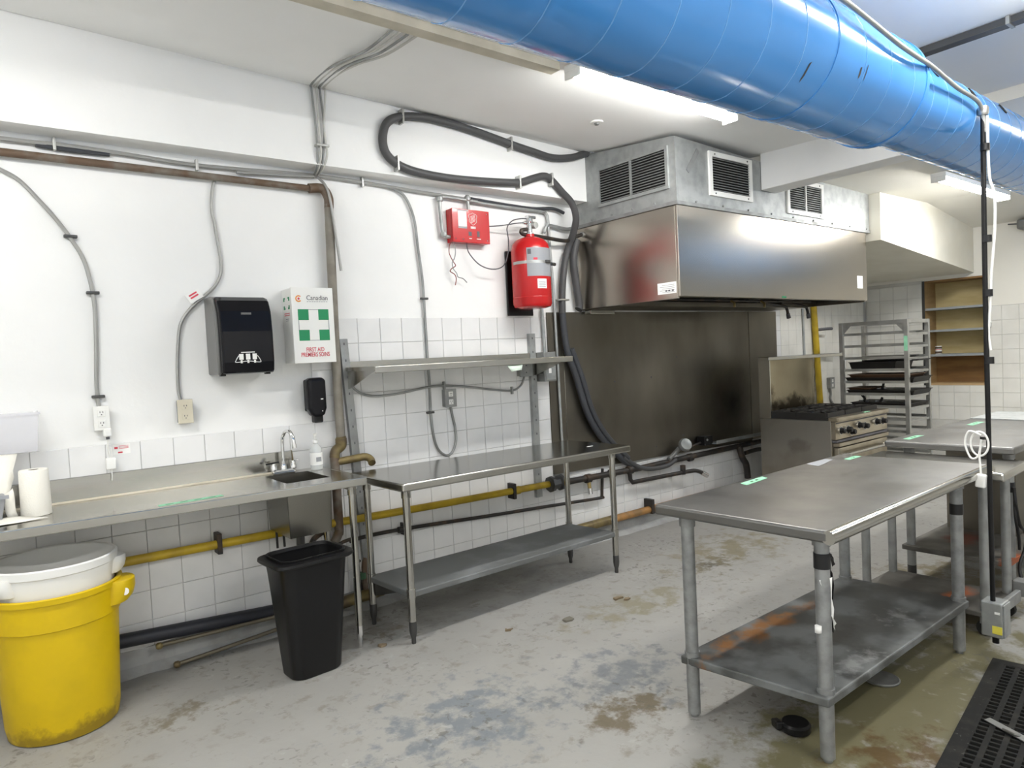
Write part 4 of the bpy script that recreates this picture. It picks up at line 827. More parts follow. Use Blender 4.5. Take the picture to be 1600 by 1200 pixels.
# ------------------------------------------------------------------ bins
def loft(rings, capA=True, capB=True):
    m = MB(); n = len(rings[0]); v = [p for r in rings for p in r]; f = []
    for k in range(len(rings)-1):
        for i in range(n): j = (i+1) % n; f.append((k*n+i, k*n+j, (k+1)*n+j, (k+1)*n+i))
    m.add(v, f, True)
    if capA: m.add(rings[0], [tuple(range(n))[::-1]])
    if capB: m.add(rings[-1], [tuple(range(n))])
    return m
def handle_lug(parent, c, ang, r, z, mat, w=.075, out=.06, h=.075):
    """rounded pocket handle bulging from the rim band"""
    n = 12; wa = w/r; rings = []
    for zz, f in ((z-h, .55), (z-h*.75, .85), (z-h*.4, 1.0), (z-.004, 1.0), (z, .93)):
        ring = []
        for i in range(n+1):
            t = i/n; a = ang+(t-.5)*2*wa; rr = r-.004+out*f*max(math.sin(PI*t), 0)**.55; ring.append((c[0]+rr*math.cos(a), c[1]+rr*math.sin(a), zz))
        for i in range(n, -1, -1):
            a = ang+(i/n-.5)*2*wa; ring.append((c[0]+(r-.012)*math.cos(a), c[1]+(r-.012)*math.sin(a), zz))
        rings.append(ring)
    return loft(rings).build('handle', mat, parent)
YC = (.225, -.335)
yb = thing('round_bin', 'large round yellow plastic bin with dirty base on the floor', 'bin', (YC[0], YC[1], 0))
MB().lathe([(.19, .0), (.205, .004), (.213, .05), (.232, .47), (.240, .475), (.240, .49), (.243, .585), (.252, .588), (.254, .61), (.246, .614), (.236, .612), (.232, .58), (.225, .47), (.203, .02), (.0, .015)], (YC[0], YC[1], .001), n=56, cap=False).build('body', 'yellow_plastic', yb)
for a in (math.radians(-22), math.radians(158)):
    hl = handle_lug(yb, YC, a, .243, .605, 'yellow_plastic', w=.08, out=.07, h=.10)
p = Vector((YC[0]+.255*math.cos(-.75), YC[1]+.255*math.sin(-.75), .545))
ca = math.radians(-22)-.19
ps_ = Vector((YC[0]+.287*math.cos(ca), YC[1]+.287*math.sin(ca), .555)); nn = Vector((math.sin(math.radians(-22)), -math.cos(math.radians(-22)), 0))
MB().cyl(ps_-nn*.002, ps_+nn*.004, .016, n=14).build('handle_sticker', 'paper_white', yb)
wb = thing('round_bin', 'round white plastic bin nested inside the yellow bin', 'bin', (YC[0], YC[1]+.005, .17))
MB().lathe([(.18, .0), (.19, .004), (.222, .40), (.226, .45), (.236, .52), (.242, .525), (.244, .555), (.236, .560), (.228, .555), (.222, .50), (.212, .42), (.185, .02), (.0, .018)], (YC[0], YC[1]+.005, .17), n=56, cap=False).build('body', 'white_plastic', wb)
for a in (math.radians(-12), math.radians(215)): handle_lug(wb, (YC[0], YC[1]+.005), a, .232, .70, 'white_plastic', w=.06, out=.045, h=.07)
bb = thing('waste_bin', 'black rectangular waste bin under the hand sink', 'bin', (1.24, -.60, 0))
def rrect(cx, cy, hx, hy, r, ang, z, n=6):
    out = []
    for (sx, sy, a0) in ((1, 1, 0), (-1, 1, 90), (-1, -1, 180), (1, -1, 270)):
        for k in range(n+1):
            a = math.radians(a0+90*k/n); x = sx*(hx-r)+r*math.cos(a); y = sy*(hy-r)+r*math.sin(a)
            out.append((cx+x*math.cos(ang)-y*math.sin(ang), cy+x*math.sin(ang)+y*math.cos(ang), z))
    return out
ba = math.radians(4); bc0 = (1.235, -.61); bc1 = (1.235, -.60)
rg = lambda hx, hy, r, z: rrect(bc0[0], bc0[1], hx, hy, r, ba, z)
loft([rg(.125, .09, .06, .001), rg(.13, .095, .06, .008), rg(.165, .127, .06, .50), rg(.17, .132, .06, .555), rg(.198, .152, .07, .558), rg(.204, .157, .07, .566), rg(.202, .155, .07, .578), rg(.172, .134, .06, .582), rg(.165, .127, .06, .578), rg(.155, .117, .055, .40), rg(.12, .085, .05, .03)], True, True).build('body', 'black_plastic', bb)
loft([rg(.166, .128, .06, .576), rg(.168, .130, .06, .592), rg(.160, .122, .055, .592), rg(.157, .119, .055, .576)], False, False).build('inner_rim', 'black_plastic', bb)

# ------------------------------------------------------------------ wall shelf on standards
ws = thing('wall_shelf', 'stainless wall shelf on slotted uprights above the wall table', 'shelf', (2.5, -.2, 1.44))
MB().box(1.765, 3.27, -.415, -.03, 1.468, 1.474).build('shelf_top', 'stainless', ws)
MB().box(1.765, 3.27, -.42, -.412, 1.440, 1.478).build('front_edge', 'stainless', ws, bevel=.003)
MB().box(1.765, 3.27, -.036, -.028, 1.468, 1.512).build('back_flange', 'stainless', ws)
MB().box(1.762, 1.768, -.415, -.03, 1.455, 1.478).build('end_flange', 'stainless', ws); MB().box(3.267, 3.273, -.415, -.03, 1.455, 1.478).build('end_flange', 'stainless', ws)
for x in (1.775, 3.225): MB().prism([(-.03, 1.467), (-.40, 1.467), (-.40, 1.455), (-.10, 1.36), (-.03, 1.345)], x-.003, x+.003, 'x').build('bracket', 'stainless', ws)
u1 = MB().hexa([(1.815, -.04, .13), (1.865, -.04, .13), (1.865, -.0095, .13), (1.815, -.0095, .13)], [(1.735, -.04, 1.65), (1.785, -.04, 1.65), (1.785, -.0095, 1.65), (1.735, -.0095, 1.65)]).build('upright', 'galvanized_dull', ws)
u2 = MB().box(3.205, 3.258, -.04, -.0095, .45, 1.655).build('upright', 'galvanized', ws)
for i in range(12):
    z = 1.62-.1*i; x = 1.76+.08*(1.65-z)/1.52; 
    MB().box(x-.004, x+.004, -.041, -.0395, z-.007, z+.007).build('slot', 'dark_print', u1)
    if z > .5: MB().box(3.227, 3.235, -.041, -.0395, z-.007, z+.007).build('slot', 'dark_print', u2)
tag(sheet('green_note', [(2.70, -.395, 1.455), (2.84, -.40, 1.452), (2.80, -.43, 1.405), (2.72, -.43, 1.395)], 3, 2, .004, 4, 'pale_note', None), 'pale green tape note hanging under the wall shelf edge', 'tape')
sw1 = thing('switch_box', 'small pale junction box on the tiles under the shelf end', 'electrical box', (3.145, -.04, 1.35))
MB().box(3.09, 3.20, -.058, -.042, 1.345, 1.452).build('cover', 'galvanized', sw1, bevel=.003); MB().box(3.095, 3.195, -.042, -.0095, 1.35, 1.448).build('box', 'galvanized_dull', sw1)
for z in (1.375, 1.425): MB().cyl((3.145, -.06, z), (3.145, -.057, z), .005, n=8).build('screw', 'steel_dark', sw1)
sw2 = thing('disconnect_switch', 'grey steel disconnect switch right of the wall shelf', 'switch', (3.31, -.06, 1.29))
MB().box(3.27, 3.385, -.115, -.02, 1.30, 1.515).build('case', 'galvanized_dull', sw2, bevel=.004)
MB().box(3.28, 3.375, -.121, -.115, 1.31, 1.475).build('door', 'galvanized', sw2, bevel=.003)
MB().box(3.305, 3.35, -.1225, -.1208, 1.425, 1.445).build('black_label', 'dark_print', sw2); MB().box(3.305, 3.35, -.1225, -.1208, 1.405, 1.418).build('red_label', 'red_print', sw2); MB().box(3.305, 3.33, -.1225, -.1208, 1.36, 1.395).build('pale_label', 'paper_white', sw2)
MB().box(3.262, 3.27, -.10, -.05, 1.36, 1.42).build('lever', 'steel_dark', sw2)

# ------------------------------------------------------------------ fire suppression system
rbx = thing('fire_control_box', 'red wall control box with white crest above the tiles', 'control box', (2.70, -.04, 2.27))
rx0, rx1, rz0, rz1, ry = 2.56, 2.862, 2.275, 2.495, -.078
MB().box(rx0, rx1, ry+.012, -.002, rz0, rz1).build('case', 'red_paint', rbx, bevel=.004)
rd_ = MB().box(rx0-.001, rx1+.001, ry, ry+.0115, rz0-.001, rz1+.001).build('door', 'red_paint', rbx, bevel=.003)
MB().box(rx0+.045, rx0+.115, ry-.001, ry-.0001, rz1-.115, rz1-.012).build('white_card', 'paper_white', rd_)
MB().box(rx0+.045, rx0+.115, ry-.0012, ry-.0001, rz1-.128, rz1-.116).build('grey_slot', 'label_grey', rd_)
MB().box(rx0+.04, rx0+.13, ry-.0012, ry-.0001, rz1-.011, rz1-.004).build('top_label', 'grey_print', rd_)
cx_, cz_ = rx0+.165, rz1-.06
shield = [(-.028, .03), (-.012, .034), (0, .04), (.012, .034), (.028, .03), (.034, .018), (.028, 0), (.030, -.018), (.012, -.034), (0, -.042), (-.012, -.034), (-.030, -.018), (-.028, 0), (-.034, .018), (-.028, .03)]
T([(cx_+a, ry-.0012, cz_+b) for a, b in shield], .0014, n=5, sub=2).build('crest', 'paper_white', rd_)
for k in range(6): MB().obox((cx_, ry-.0008, cz_+.02-.008*k), .04, .001, .0022, (0, math.radians(-20), 0)).build('crest_line', 'paper_white', rd_)
for k in range(4): MB().box(cx_-.02+.0105*k, cx_-.012+.0105*k, ry-.0012, ry-.0001, cz_-.066, cz_-.050).build('letter_mark', 'paper_white', rd_)
MB().box(rx0+.125, rx0+.15, ry-.0014, ry-.0001, rz0+.045, rz0+.073).build('window', 'dark_print', rd_); MB().box(rx0+.195, rx0+.215, ry-.0014, ry-.0001, rz0+.04, rz0+.08).build('window', 'dark_print', rd_)
for a, b in ((.128, .15), (.19, .225)): MB().box(rx0+a, rx0+b, ry-.0012, ry-.0001, rz0+.025, rz0+.03).build('caption', 'paper_white', rd_)
for a, b in ((.02, .02), (.28, .02), (.28, .20), (.08, .02)): MB().cyl((rx0+a, ry-.003, rz0+b), (rx0+a, ry, rz0+b), .004, n=8).build('screw', 'chrome', rd_)
ec = thing('steel_conduit', 'steel conduit elbows feeding the left side of the red control box', 'conduit', (2.5, -.04, 2.28))
T([(2.80, -.035, 2.565), (2.55, -.035, 2.572), (2.505, -.035, 2.56), (2.495, -.035, 2.52), (2.50, -.035, 2.40), (2.508, -.035, 2.34), (2.53, -.04, 2.312), (2.56, -.04, 2.31)], .012, n=10, sub=4).build('conduit', 'galvanized', ec)
for p in ((2.497, -.035, 2.555), (2.515, -.035, 2.325)): MB().lathe([(0, -.022), (.02, -.014), (.023, 0), (.02, .014), (0, .022)], p, n=12, cap=False).build('elbow_fitting', 'galvanized', ec)
T([(2.72, -.035, 2.57), (2.725, -.035, 2.50)], .012, n=10).build('conduit', 'galvanized', ec); MB().lathe([(0, -.022), (.022, -.012), (.024, .004), (.012, .024)], (2.72, -.035, 2.58), n=12, cap=False).build('elbow_fitting', 'galvanized', ec)
T([(2.72, -.03, 2.565), (3.05, -.03, 2.556), (3.38, -.03, 2.553), (3.43, -.03, 2.54), (3.445, -.03, 2.49), (3.45, -.03, 2.3), (3.468, -.03, 1.95), (3.475, -.03, 1.5), (3.485, -.03, .84)], .011, n=10, sub=4).build('conduit', 'galvanized', ec)
T([(2.76, -.02, 2.585), (3.0, -.02, 2.575), (3.3, -.02, 2.57), (3.5, -.03, 2.585), (3.6, -.04, 2.56)], .013, n=8).build('black_cable', 'dark_conduit', ec)
T([(3.343, -.03, 1.835), (3.35, -.03, 1.66), (3.345, -.04, 1.515)], .013, n=10).build('conduit', 'galvanized', ec)
rw = thing('loose_wires', 'thin twisted loose wires hanging under the red control box', 'wire', (2.55, -.04, 2.0))
for k, q in enumerate(([(2.575, -.04, 2.29), (2.545, -.05, 2.25), (2.54, -.05, 2.20), (2.565, -.05, 2.15), (2.585, -.05, 2.12), (2.555, -.05, 2.10), (2.54, -.05, 2.08), (2.575, -.05, 2.06), (2.585, -.05, 2.03), (2.575, -.05, 1.99)], [(2.585, -.04, 2.29), (2.59, -.05, 2.22), (2.58, -.05, 2.17), (2.56, -.05, 2.14), (2.565, -.05, 2.10), (2.59, -.05, 2.07), (2.60, -.05, 2.045), (2.64, -.05, 2.035), (2.67, -.05, 2.01)])):
    T(q, .0032, n=6).build('wire', ('wire_red', 'galvanized_dull')[k], rw)
TK = (3.145, -.165)
tk = thing('agent_tank', 'tall red fire suppression tank strapped to a black wall plate', 'fire tank', (TK[0], TK[1], 1.82))
tb_ = MB().lathe([(.09, .0), (.128, .01), (.138, .03), (.138, .40), (.130, .445), (.105, .478), (.06, .497), (.035, .503), (.035, .52)], (TK[0], TK[1], 1.825), n=44).build('cylinder', 'red_paint', tk)
MB().lathe([(.1385, .07), (.1400, .074), (.1385, .078)], (TK[0], TK[1], 1.825), n=44, cap=False).build('weld_bead', 'red_paint', tb_)
MB().box(3.035, 3.265, -.027, -.0095, 1.785, 2.245).build('wall_plate', 'black_plastic', tk, bevel=.004)
def arc_patch(a0, a1, z0_, z1_, r, name, mat, parent, n=10):
    v = []; f = []
    for i in range(n+1):
        a = math.radians(a0+(a1-a0)*i/n)
        for z in (z0_, z1_): v.append((TK[0]+r*math.cos(a), TK[1]+r*math.sin(a), z))
    for i in range(n): f.append((2*i, 2*i+2, 2*i+3, 2*i+1))
    return MB().add(v, f, True).build(name, mat, parent)
lb = arc_patch(-141, -46, 2.04, 2.235, .1388, 'instruction_label', 'label_grey', tb_)
for k in range(6): arc_patch(-132, -60, 2.06+.022*k, 2.063+.022*k, .1391, 'print_line', 'grey_print', lb, 6)
arc_patch(-138, -128, 2.19, 2.225, .1391, 'print_mark', 'dark_print', lb, 3)
arc_patch(-122, -110, 2.15, 2.165, .1391, 'print_mark', 'red_print', lb, 3)
l2 = arc_patch(-113, -82, 1.955, 2.02, .1389, 'small_label', 'paper_white', tb_, 6)
for k in range(3): arc_patch(-109, -86, 1.965+.014*k, 1.971+.014*k, .1392, 'print_line', 'grey_print', l2, 4)
band = []
arc_patch(-190, 10, 2.128, 2.148, .1400, 'clamp_band', 'aluminium', tk, 30)
MB().box(TK[0]+.015, TK[0]+.055, TK[1]-.15, TK[1]-.13, 2.13, 2.15).build('band_clasp', 'steel_dark', tk, bevel=.003); MB().cyl((TK[0]+.10, TK[1]-.105, 2.13), (TK[0]+.145, TK[1]-.09, 2.13), .012, n=10).build('band_bolt', 'steel_dark', tk)
vl = MB().lathe([(.03, .515), (.03, .53), (.022, .535), (.022, .60), (.028, .605), (.028, .63), (.02, .635)], (TK[0], TK[1], 1.825), n=16).build('valve', 'chrome', tk)
MB().cyl((TK[0]-.05, TK[1], 2.425), (TK[0]+.05, TK[1], 2.425), .013, n=10).build('valve_body', 'chrome', vl); MB().box(TK[0]-.02, TK[0]+.05, TK[1]-.02, TK[1]+.02, 2.455, 2.475).build('valve_cap', 'chrome', vl, bevel=.003)
MB().cyl((TK[0]+.04, TK[1]-.03, 2.41), (TK[0]+.04, TK[1]+.0, 2.41), .022, n=14).build('gauge', 'aluminium', vl)
T([(TK[0]-.02, TK[1], 2.38), (TK[0]-.07, TK[1], 2.37), (TK[0]-.06, TK[1], 2.345), (TK[0]+.05, TK[1]+.02, 2.345), (3.35, -.12, 2.342), (3.56, -.09, 2.34), (3.64, -.08, 2.37), (3.74, -.08, 2.40)], .014, n=10).build('discharge_pipe', 'black_iron', tk)
MB().cyl((3.735, -.08, 2.40), (3.765, -.08, 2.405), .02, n=10).build('pipe_fitting', 'galvanized', tk)
T([(2.86, -.05, 2.40), (2.95, -.10, 2.405), (3.05, -.15, 2.42), (3.11, TK[1], 2.425)], .004, n=6).build('actuator_line', 'dark_print', tk)
T([(2.69, -.04, 2.275), (2.70, -.05, 2.21), (2.76, -.08, 2.13), (2.85, -.10, 2.10), (2.93, -.12, 2.12), (2.97, -.13, 2.2), (2.975, -.14, 2.3), (2.96, -.15, 2.38), (3.0, -.16, 2.43), (3.07, TK[1], 2.45), (3.12, TK[1], 2.455)], .004, n=6).build('actuator_line', 'dark_print', tk)
T([(3.40, -.03, 2.40), (3.43, -.03, 2.45), (3.48, -.03, 2.455), (3.62, -.04, 2.44), (3.68, -.05, 2.45)], .014, n=8).build('side_conduit', 'galvanized', tk)

# ------------------------------------------------------------------ work tables
def roll_top(parent, c, z, th=.045, mat='stainless_top', bull=False):
    """c: four plan corners counter-clockwise (front-left, front-right, back-right, back-left)"""
    t = MB().hexa([(x, y, z-th) for x, y in c], [(x, y, z) for x, y in c]).build('table_top', mat, parent, bevel=.010, seg=3)
    if bull:
        a, b = Vector((*c[0], z-.022)), Vector((*c[1], z-.022)); MB().cyl(a, b, .0235, n=18).build('rolled_edge', 'stainless', t)
    return t
# table against the wall
wt = thing('work_table', 'long stainless work table with lower shelf standing along tiled wall', 'table', (2.54, -.5, 0))
roll_top(wt, [(1.69, -.795), (3.40, -.80), (3.36, -.235), (1.67, -.195)], .872, .045, 'stainless')
LW = ((1.755, -.705), (3.345, -.675), (3.285, -.285), (1.725, -.305))
for x, y in LW: leg(wt, x, y, 0, .83, .0205, 'stainless', 'steel_dark', lz=.275)
MB().hexa([(1.74, -.72, .248), (3.345, -.69, .248), (3.29, -.27, .248), (1.71, -.29, .248)], [(1.74, -.72, .282), (3.345, -.69, .282), (3.29, -.27, .282), (1.71, -.29, .282)]).build('lower_shelf', 'galvanized_shelf', wt, bevel=.006)
MB().prism([(-.58, .248), (-.30, .248), (-.30, .16)], 1.735, 1.741, 'x').build('gusset', 'steel_dark', wt)
MB().box(3.18, 3.23, -.62, -.61, .8725, .8735).build('paper_scrap', 'paper_white', wt)
# front table
ft = thing('work_table', 'large stainless island table with stained lower shelf in the foreground', 'table', (2.93, -2.42, 0))
roll_top(ft, [(2.175, -2.765), (3.79, -2.725), (3.72, -2.035), (2.135, -2.065)], .872, .042, 'stainless_top', bull=True)
LF = ((2.312, -2.668), (3.572, -2.655), (3.515, -2.15), (2.225, -2.157))
for i, (x, y) in enumerate(LF): leg(ft, x, y, 0, .832, .026, 'galvanized_leg', 'galvanized_leg', lz=.25, straight=True)
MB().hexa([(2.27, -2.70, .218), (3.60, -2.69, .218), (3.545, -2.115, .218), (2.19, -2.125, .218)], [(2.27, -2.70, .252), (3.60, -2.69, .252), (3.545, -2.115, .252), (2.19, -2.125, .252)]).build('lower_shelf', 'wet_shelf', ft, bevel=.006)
x, y = LF[0]
MB().cyl((x, y, .70), (x, y, .755), .0285, n=16).build('tape_wrap', 'black_tape', ft)
sheet('torn_tape', [(x-.028, y-.005, .66), (x+.01, y-.03, .67), (x+.034, y-.02, .47), (x+.02, y-.03, .50)], 3, 5, .004, 12, 'paper_white', ft)
sheet('torn_tape', [(x+.02, y-.028, .68), (x+.04, y-.005, .70), (x+.036, y+.004, .48), (x+.034, y-.012, .46)], 3, 5, .004, 13, 'black_tape', ft)
sheet('torn_tape', [(x+.01, y-.03, .75), (x+.05, y-.01, .74), (x+.06, y-.005, .69), (x+.03, y-.03, .71)], 3, 3, .004, 14, 'black_tape', ft)
MB().cyl((x-.03, y+.005, .475), (x-.03, y+.005, .50), .012, n=8).build('tape_scrap', 'paper_white', ft)
x, y = LF[1]; MB().cyl((x, y, .66), (x, y, .71), .0285, n=16).build('tape_wrap', 'black_tape', ft)
tape('green tape strip near left corner of the island table', [(2.68, -2.135), (2.88, -2.115), (2.90, -2.075), (2.70, -2.09)], .872)
tape('green tape strip at the far end of the island table', [(3.56, -2.17), (3.70, -2.165), (3.70, -2.13), (3.57, -2.135)], .872)
tag(MB().hexa([(3.30, -2.14, .8726), (3.52, -2.10, .8726), (3.52, -2.06, .8726), (3.33, -2.06, .8726)], [(3.30, -2.14, .8732), (3.52, -2.10, .8732), (3.52, -2.06, .8732), (3.33, -2.06, .8732)]).build('paper_sheet', 'label_grey'), 'flat pale sheet at back of the island table', 'paper')
# narrow stand and far table on the right
t2 = thing('equipment_stand', 'narrow low stand on casters between the island table and far table', 'stand', (4.03, -2.4, 0))
roll_top(t2, [(3.815, -2.775), (4.27, -2.755), (4.25, -2.03), (3.80, -2.04)], .826, .042, 'stainless')
for x, y in ((3.87, -2.67), (4.215, -2.66), (4.19, -2.10), (3.84, -2.11)): 
    MB().cyl((x, y, .10), (x, y, .79), .022, n=14).build('leg', 'galvanized_dull', t2)
    cs = MB().cyl((x-.015, y, .04), (x+.015, y, .04), .038, n=16).build('caster', 'rubber', t2)
    MB().box(x-.02, x+.02, y-.02, y+.02, .062, .11).build('caster_fork', 'galvanized_dull', cs)
MB().box(3.83, 4.23, -2.69, -2.08, .10, .125).build('base_shelf', 'rusty_shelf', t2, bevel=.004)
MB().box(3.82, 4.24, -2.715, -2.69, .085, .145).build('base_rail', 'galvanized_dull', t2, bevel=.004)
t3 = thing('work_table', 'long stainless table with rusty lower shelf at right beyond island table', 'table', (5.2, -2.35, 0))
roll_top(t3, [(4.285, -2.685), (6.20, -2.66), (6.15, -2.02), (4.27, -2.035)], .885, .04, 'stainless_top', bull=False)
MB().box(5.62, 6.18, -2.64, -2.04, .8855, .892).build('pale_sheet', 'galvanized', t3)  # thin paler sheet over the far part of the top
for x, y in ((4.49, -2.60), (5.9, -2.60), (5.9, -2.10), (4.40, -2.12)):
    leg(t3, x, y, 0, .846, .024, 'galvanized_dull', 'steel_dark')
MB().box(4.36, 5.95, -2.63, -2.08, .215, .245).build('lower_shelf', 'rusty_shelf', t3, bevel=.005)
MB().box(4.95, 6.0, -2.50, -2.12, .246, .80).build('side_panel', 'stainless_wall', t3)
MB().cyl((4.49, -2.60, .61), (4.49, -2.60, .665), .027, n=14).build('tape_wrap', 'black_tape', t3)
T([(4.46, -2.63, .64), (4.45, -2.64, .55), (4.47, -2.65, .44), (4.53, -2.66, .38), (4.52, -2.66, .30), (4.42, -2.66, .22), (4.38, -2.68, .16), (4.36, -2.70, .11)], .009).build('power_cord', 'black_plastic', t3)
T([(4.465, -2.63, .60), (4.44, -2.64, .48), (4.45, -2.65, .38), (4.46, -2.65, .30)], .008).build('power_cord', 'black_plastic', t3)
MB().box(4.30, 4.40, -2.73, -2.66, .09, .17).build('cord_box', 'galvanized_dull', t3, bevel=.004)
tape('green tape strip on left end of the far table', [(4.36, -2.14), (4.58, -2.135), (4.57, -2.095), (4.37, -2.10)], .885)
tape('green tape strip farther along the far table near its back edge', [(5.22, -2.19), (5.46, -2.185), (5.45, -2.14), (5.24, -2.145)], .885)

# ------------------------------------------------------------------ gas range
rg_ = thing('gas_range', 'stainless six-burner gas range with high back shelf and knobs', 'range', (6.03, -.75, 0))
GX0, GX1, GY0, GY1, GZ = 5.56, 6.50, -1.08, -.40, .845
MB().box(GX0, GX1, GY0+.03, GY1, .14, GZ-.015).build('body', 'oven_side', rg_, bevel=.004)
MB().box(GX0+.012, GX1-.012, GY0+.05, GY1-.05, GZ-.015, GZ+.012).build('cooktop', 'cast_iron', rg_)
for x in (GX0+.05, GX1-.05):
    for y in (GY0+.08, GY1-.06): MB().lathe([(.02, 0), (.022, .1), (.03, .142)], (x, y, 0), n=12).build('leg', 'steel_dark', rg_)
for i in range(3):
    for j in range(2):
        x = GX0+.165+.305*i; y = GY0+.20+.27*j
        b = MB().lathe([(.06, 0), (.06, .015), (.03, .022)], (x, y, GZ+.012), n=18).build('burner', 'cast_iron', rg_)
        for a in (0, PI/4, PI/2, 3*PI/4):
            dx, dy = .135*math.cos(a), .12*math.sin(a)
            MB().obox((x, y, GZ+.040), .27 if a != PI/2 else .24, .014, .018, (0, 0, a)).build('grate_bar', 'cast_iron', b)
        g = MB()
        for s in (-1, 1): g.box(x-.145, x+.145, y+s*.128-.007, y+s*.128+.007, GZ+.012, GZ+.046); g.box(x+s*.145-.007, x+s*.145+.007, y-.128, y+.128, GZ+.012, GZ+.046)
        g.build('grate', 'cast_iron', rg_)
MB().box(GX0, GX1, GY0-.03, GY0+.055, GZ-.022, GZ+.012).build('front_rail', 'oven_front', rg_, bevel=.008)
cpn = MB().hexa([(GX0, GY0-.008, GZ-.17), (GX1, GY0-.008, GZ-.17), (GX1, GY0+.03, GZ-.17), (GX0, GY0+.03, GZ-.17)], [(GX0, GY0-.008, GZ-.024), (GX1, GY0-.008, GZ-.024), (GX1, GY0+.03, GZ-.024), (GX0, GY0+.03, GZ-.024)]).build('control_panel', 'oven_front', rg_)
for k, (dx, dz) in enumerate(((.08, -.10), (.20, -.10), (.26, -.125), (.40, -.085), (.50, -.10), (.72, -.085), (.84, -.09))):
    kb = MB().lathe([(.03, 0), (.03, .006), (.024, .010), (.022, .04), (.018, .044)], (GX0+dx, GY0-.008, GZ+dz), (0, -1, 0), n=18).build('knob', 'black_plastic', cpn)
    MB().lathe([(.0305, .001), (.0345, .001), (.0345, .010), (.0305, .010)], (GX0+dx, GY0-.008, GZ+dz), (0, -1, 0), n=18, cap=False).build('knob_ring', 'chrome', kb)
MB().box(GX0+.01, GX1-.01, GY0-.010, GY0-.007, GZ-.04, GZ-.030).build('dark_gap', 'dark_print', rg_)
MB().box(GX0+.01, GX1-.01, GY0-.012, GY0+.03, GZ-.195, GZ-.178).build('dark_gap', 'dark_print', rg_)
MB().box(GX0+.02, GX1-.02, GY0-.03, GY0+.03, GZ-.23, GZ-.20).build('vent_rail', 'oven_front', rg_, bevel=.004)
dr = MB().box(GX0+.03, GX1-.03, GY0-.02, GY0+.029, .24, GZ-.24).build('oven_door', 'oven_front', rg_, bevel=.008)
T([(GX0+.10, GY0-.02, GZ-.30), (GX0+.10, GY0-.065, GZ-.295), (GX1-.10, GY0-.065, GZ-.295), (GX1-.10, GY0-.02, GZ-.30)], .014, n=10, smooth=False).build('door_handle', 'stainless', dr)
bg = MB().box(GX0+.012, GX1-.10, GY1-.045, GY1, GZ-.02, 1.345).build('back_panel', 'range_back', rg_)
MB().box(GX0, GX0+.012, GY1-.11, GY1, GZ-.02, 1.345).build('side_return', 'stainless', rg_); MB().box(GX1-.10, GX1-.088, GY1-.07, GY1, GZ-.02, 1.345).build('side_return', 'stainless', rg_)
MB().hexa([(GX0-.005, GY1-.11, 1.345), (GX1+.005, GY1-.30, 1.345), (GX1+.005, GY1, 1.345), (GX0-.005, GY1, 1.345)], [(GX0-.005, GY1-.11, 1.375), (GX1+.005, GY1-.30, 1.375), (GX1+.005, GY1, 1.375), (GX0-.005, GY1, 1.375)]).build('high_shelf', 'stainless', rg_, bevel=.004)
tape('small green tape strip on front rail of the gas range', [(6.08, -1.09), (6.20, -1.085), (6.20, -1.06), (6.09, -1.06)], GZ+.012, marks=1)

# ------------------------------------------------------------------ pan rack
rk = thing('pan_rack', 'tall aluminium sheet pan rack in the far corner', 'rack', (7.25, -.76, 0))
RX0, RX1, RY0, RY1, RZ = 7.0, 7.48, -1.07, -.45, 1.665
for x in (RX0, RX1):
    for y in (RY0, RY1):
        MB().box(x-.018, x+.018, y-.018, y+.018, .10, RZ).build('post', 'aluminium', rk)
        cs = MB().cyl((x, y-.015, .045), (x, y+.015, .045), .045, n=16).build('caster', 'rubber', rk); MB().box(x-.02, x+.02, y-.022, y+.022, .06, .11).build('caster_fork', 'galvanized_dull', cs)
for y in (RY0, RY1): MB().box(RX0, RX1, y-.012, y+.012, RZ-.035, RZ).build('top_rail', 'aluminium', rk); MB().box(RX0, RX1, y-.012, y+.012, .12, .16).build('bottom_rail', 'aluminium', rk)
for x in (RX0, RX1): MB().box(x-.012, x+.012, RY0, RY1, RZ-.035, RZ).build('top_rail', 'aluminium', rk); MB().box(x-.012, x+.012, RY0, RY1, .12, .16).build('bottom_rail', 'aluminium', rk)
for x in (RX0,):
    for y, s in ((RY0, 1), (RY1, -1)): MB().prism([(y, RZ-.03), (y+s*.10, RZ-.03), (y, RZ-.14)], x-.005, x+.005, 'x').build('corner_gusset', 'aluminium', rk)
levels = [RZ-.12*k-.13 for k in range(11)]
for z in levels:
    for x in (RX0+.022, RX1-.022): MB().box(x-.022, x+.022, RY0+.015, RY1-.015, z-.004, z).build('runner', 'aluminium', rk); MB().box(x-.004 if x < 7.2 else x+.0, x+.004 if x > 7.2 else x, RY0+.015, RY1-.015, z-.002, z+.022).build('runner_lip', 'aluminium', rk)
    MB().box(RX0+.02, RX1-.02, RY0-.012, RY0-.004, z-.024, z-.001).build('cross_bar', 'aluminium', rk)
def pan(label, z, y0, y1, x0, x1, h, mat='tray'):
    t = thing('baking_tray', label, 'tray', ((x0+x1)/2, (y0+y1)/2, z), 'trays in the pan rack')
    MB().hexa([(x0+.02, y0+.02, z), (x1-.02, y0+.02, z), (x1-.02, y1-.02, z), (x0+.02, y1-.02, z)], [(x0, y0, z+h), (x1, y0, z+h), (x1, y1, z+h), (x0, y1, z+h)]).build('pan', mat, t)
    r = MB(); 
    r.box(x0-.006, x1+.006, y0-.006, y0+.004, z+h-.004, z+h+.002); r.box(x0-.006, x1+.006, y1-.004, y1+.006, z+h-.004, z+h+.002); r.box(x0-.006, x0+.004, y0, y1, z+h-.004, z+h+.002); r.box(x1-.004, x1+.006, y0, y1, z+h-.004, z+h+.002)
    r.build('rim', mat, t)
L = levels
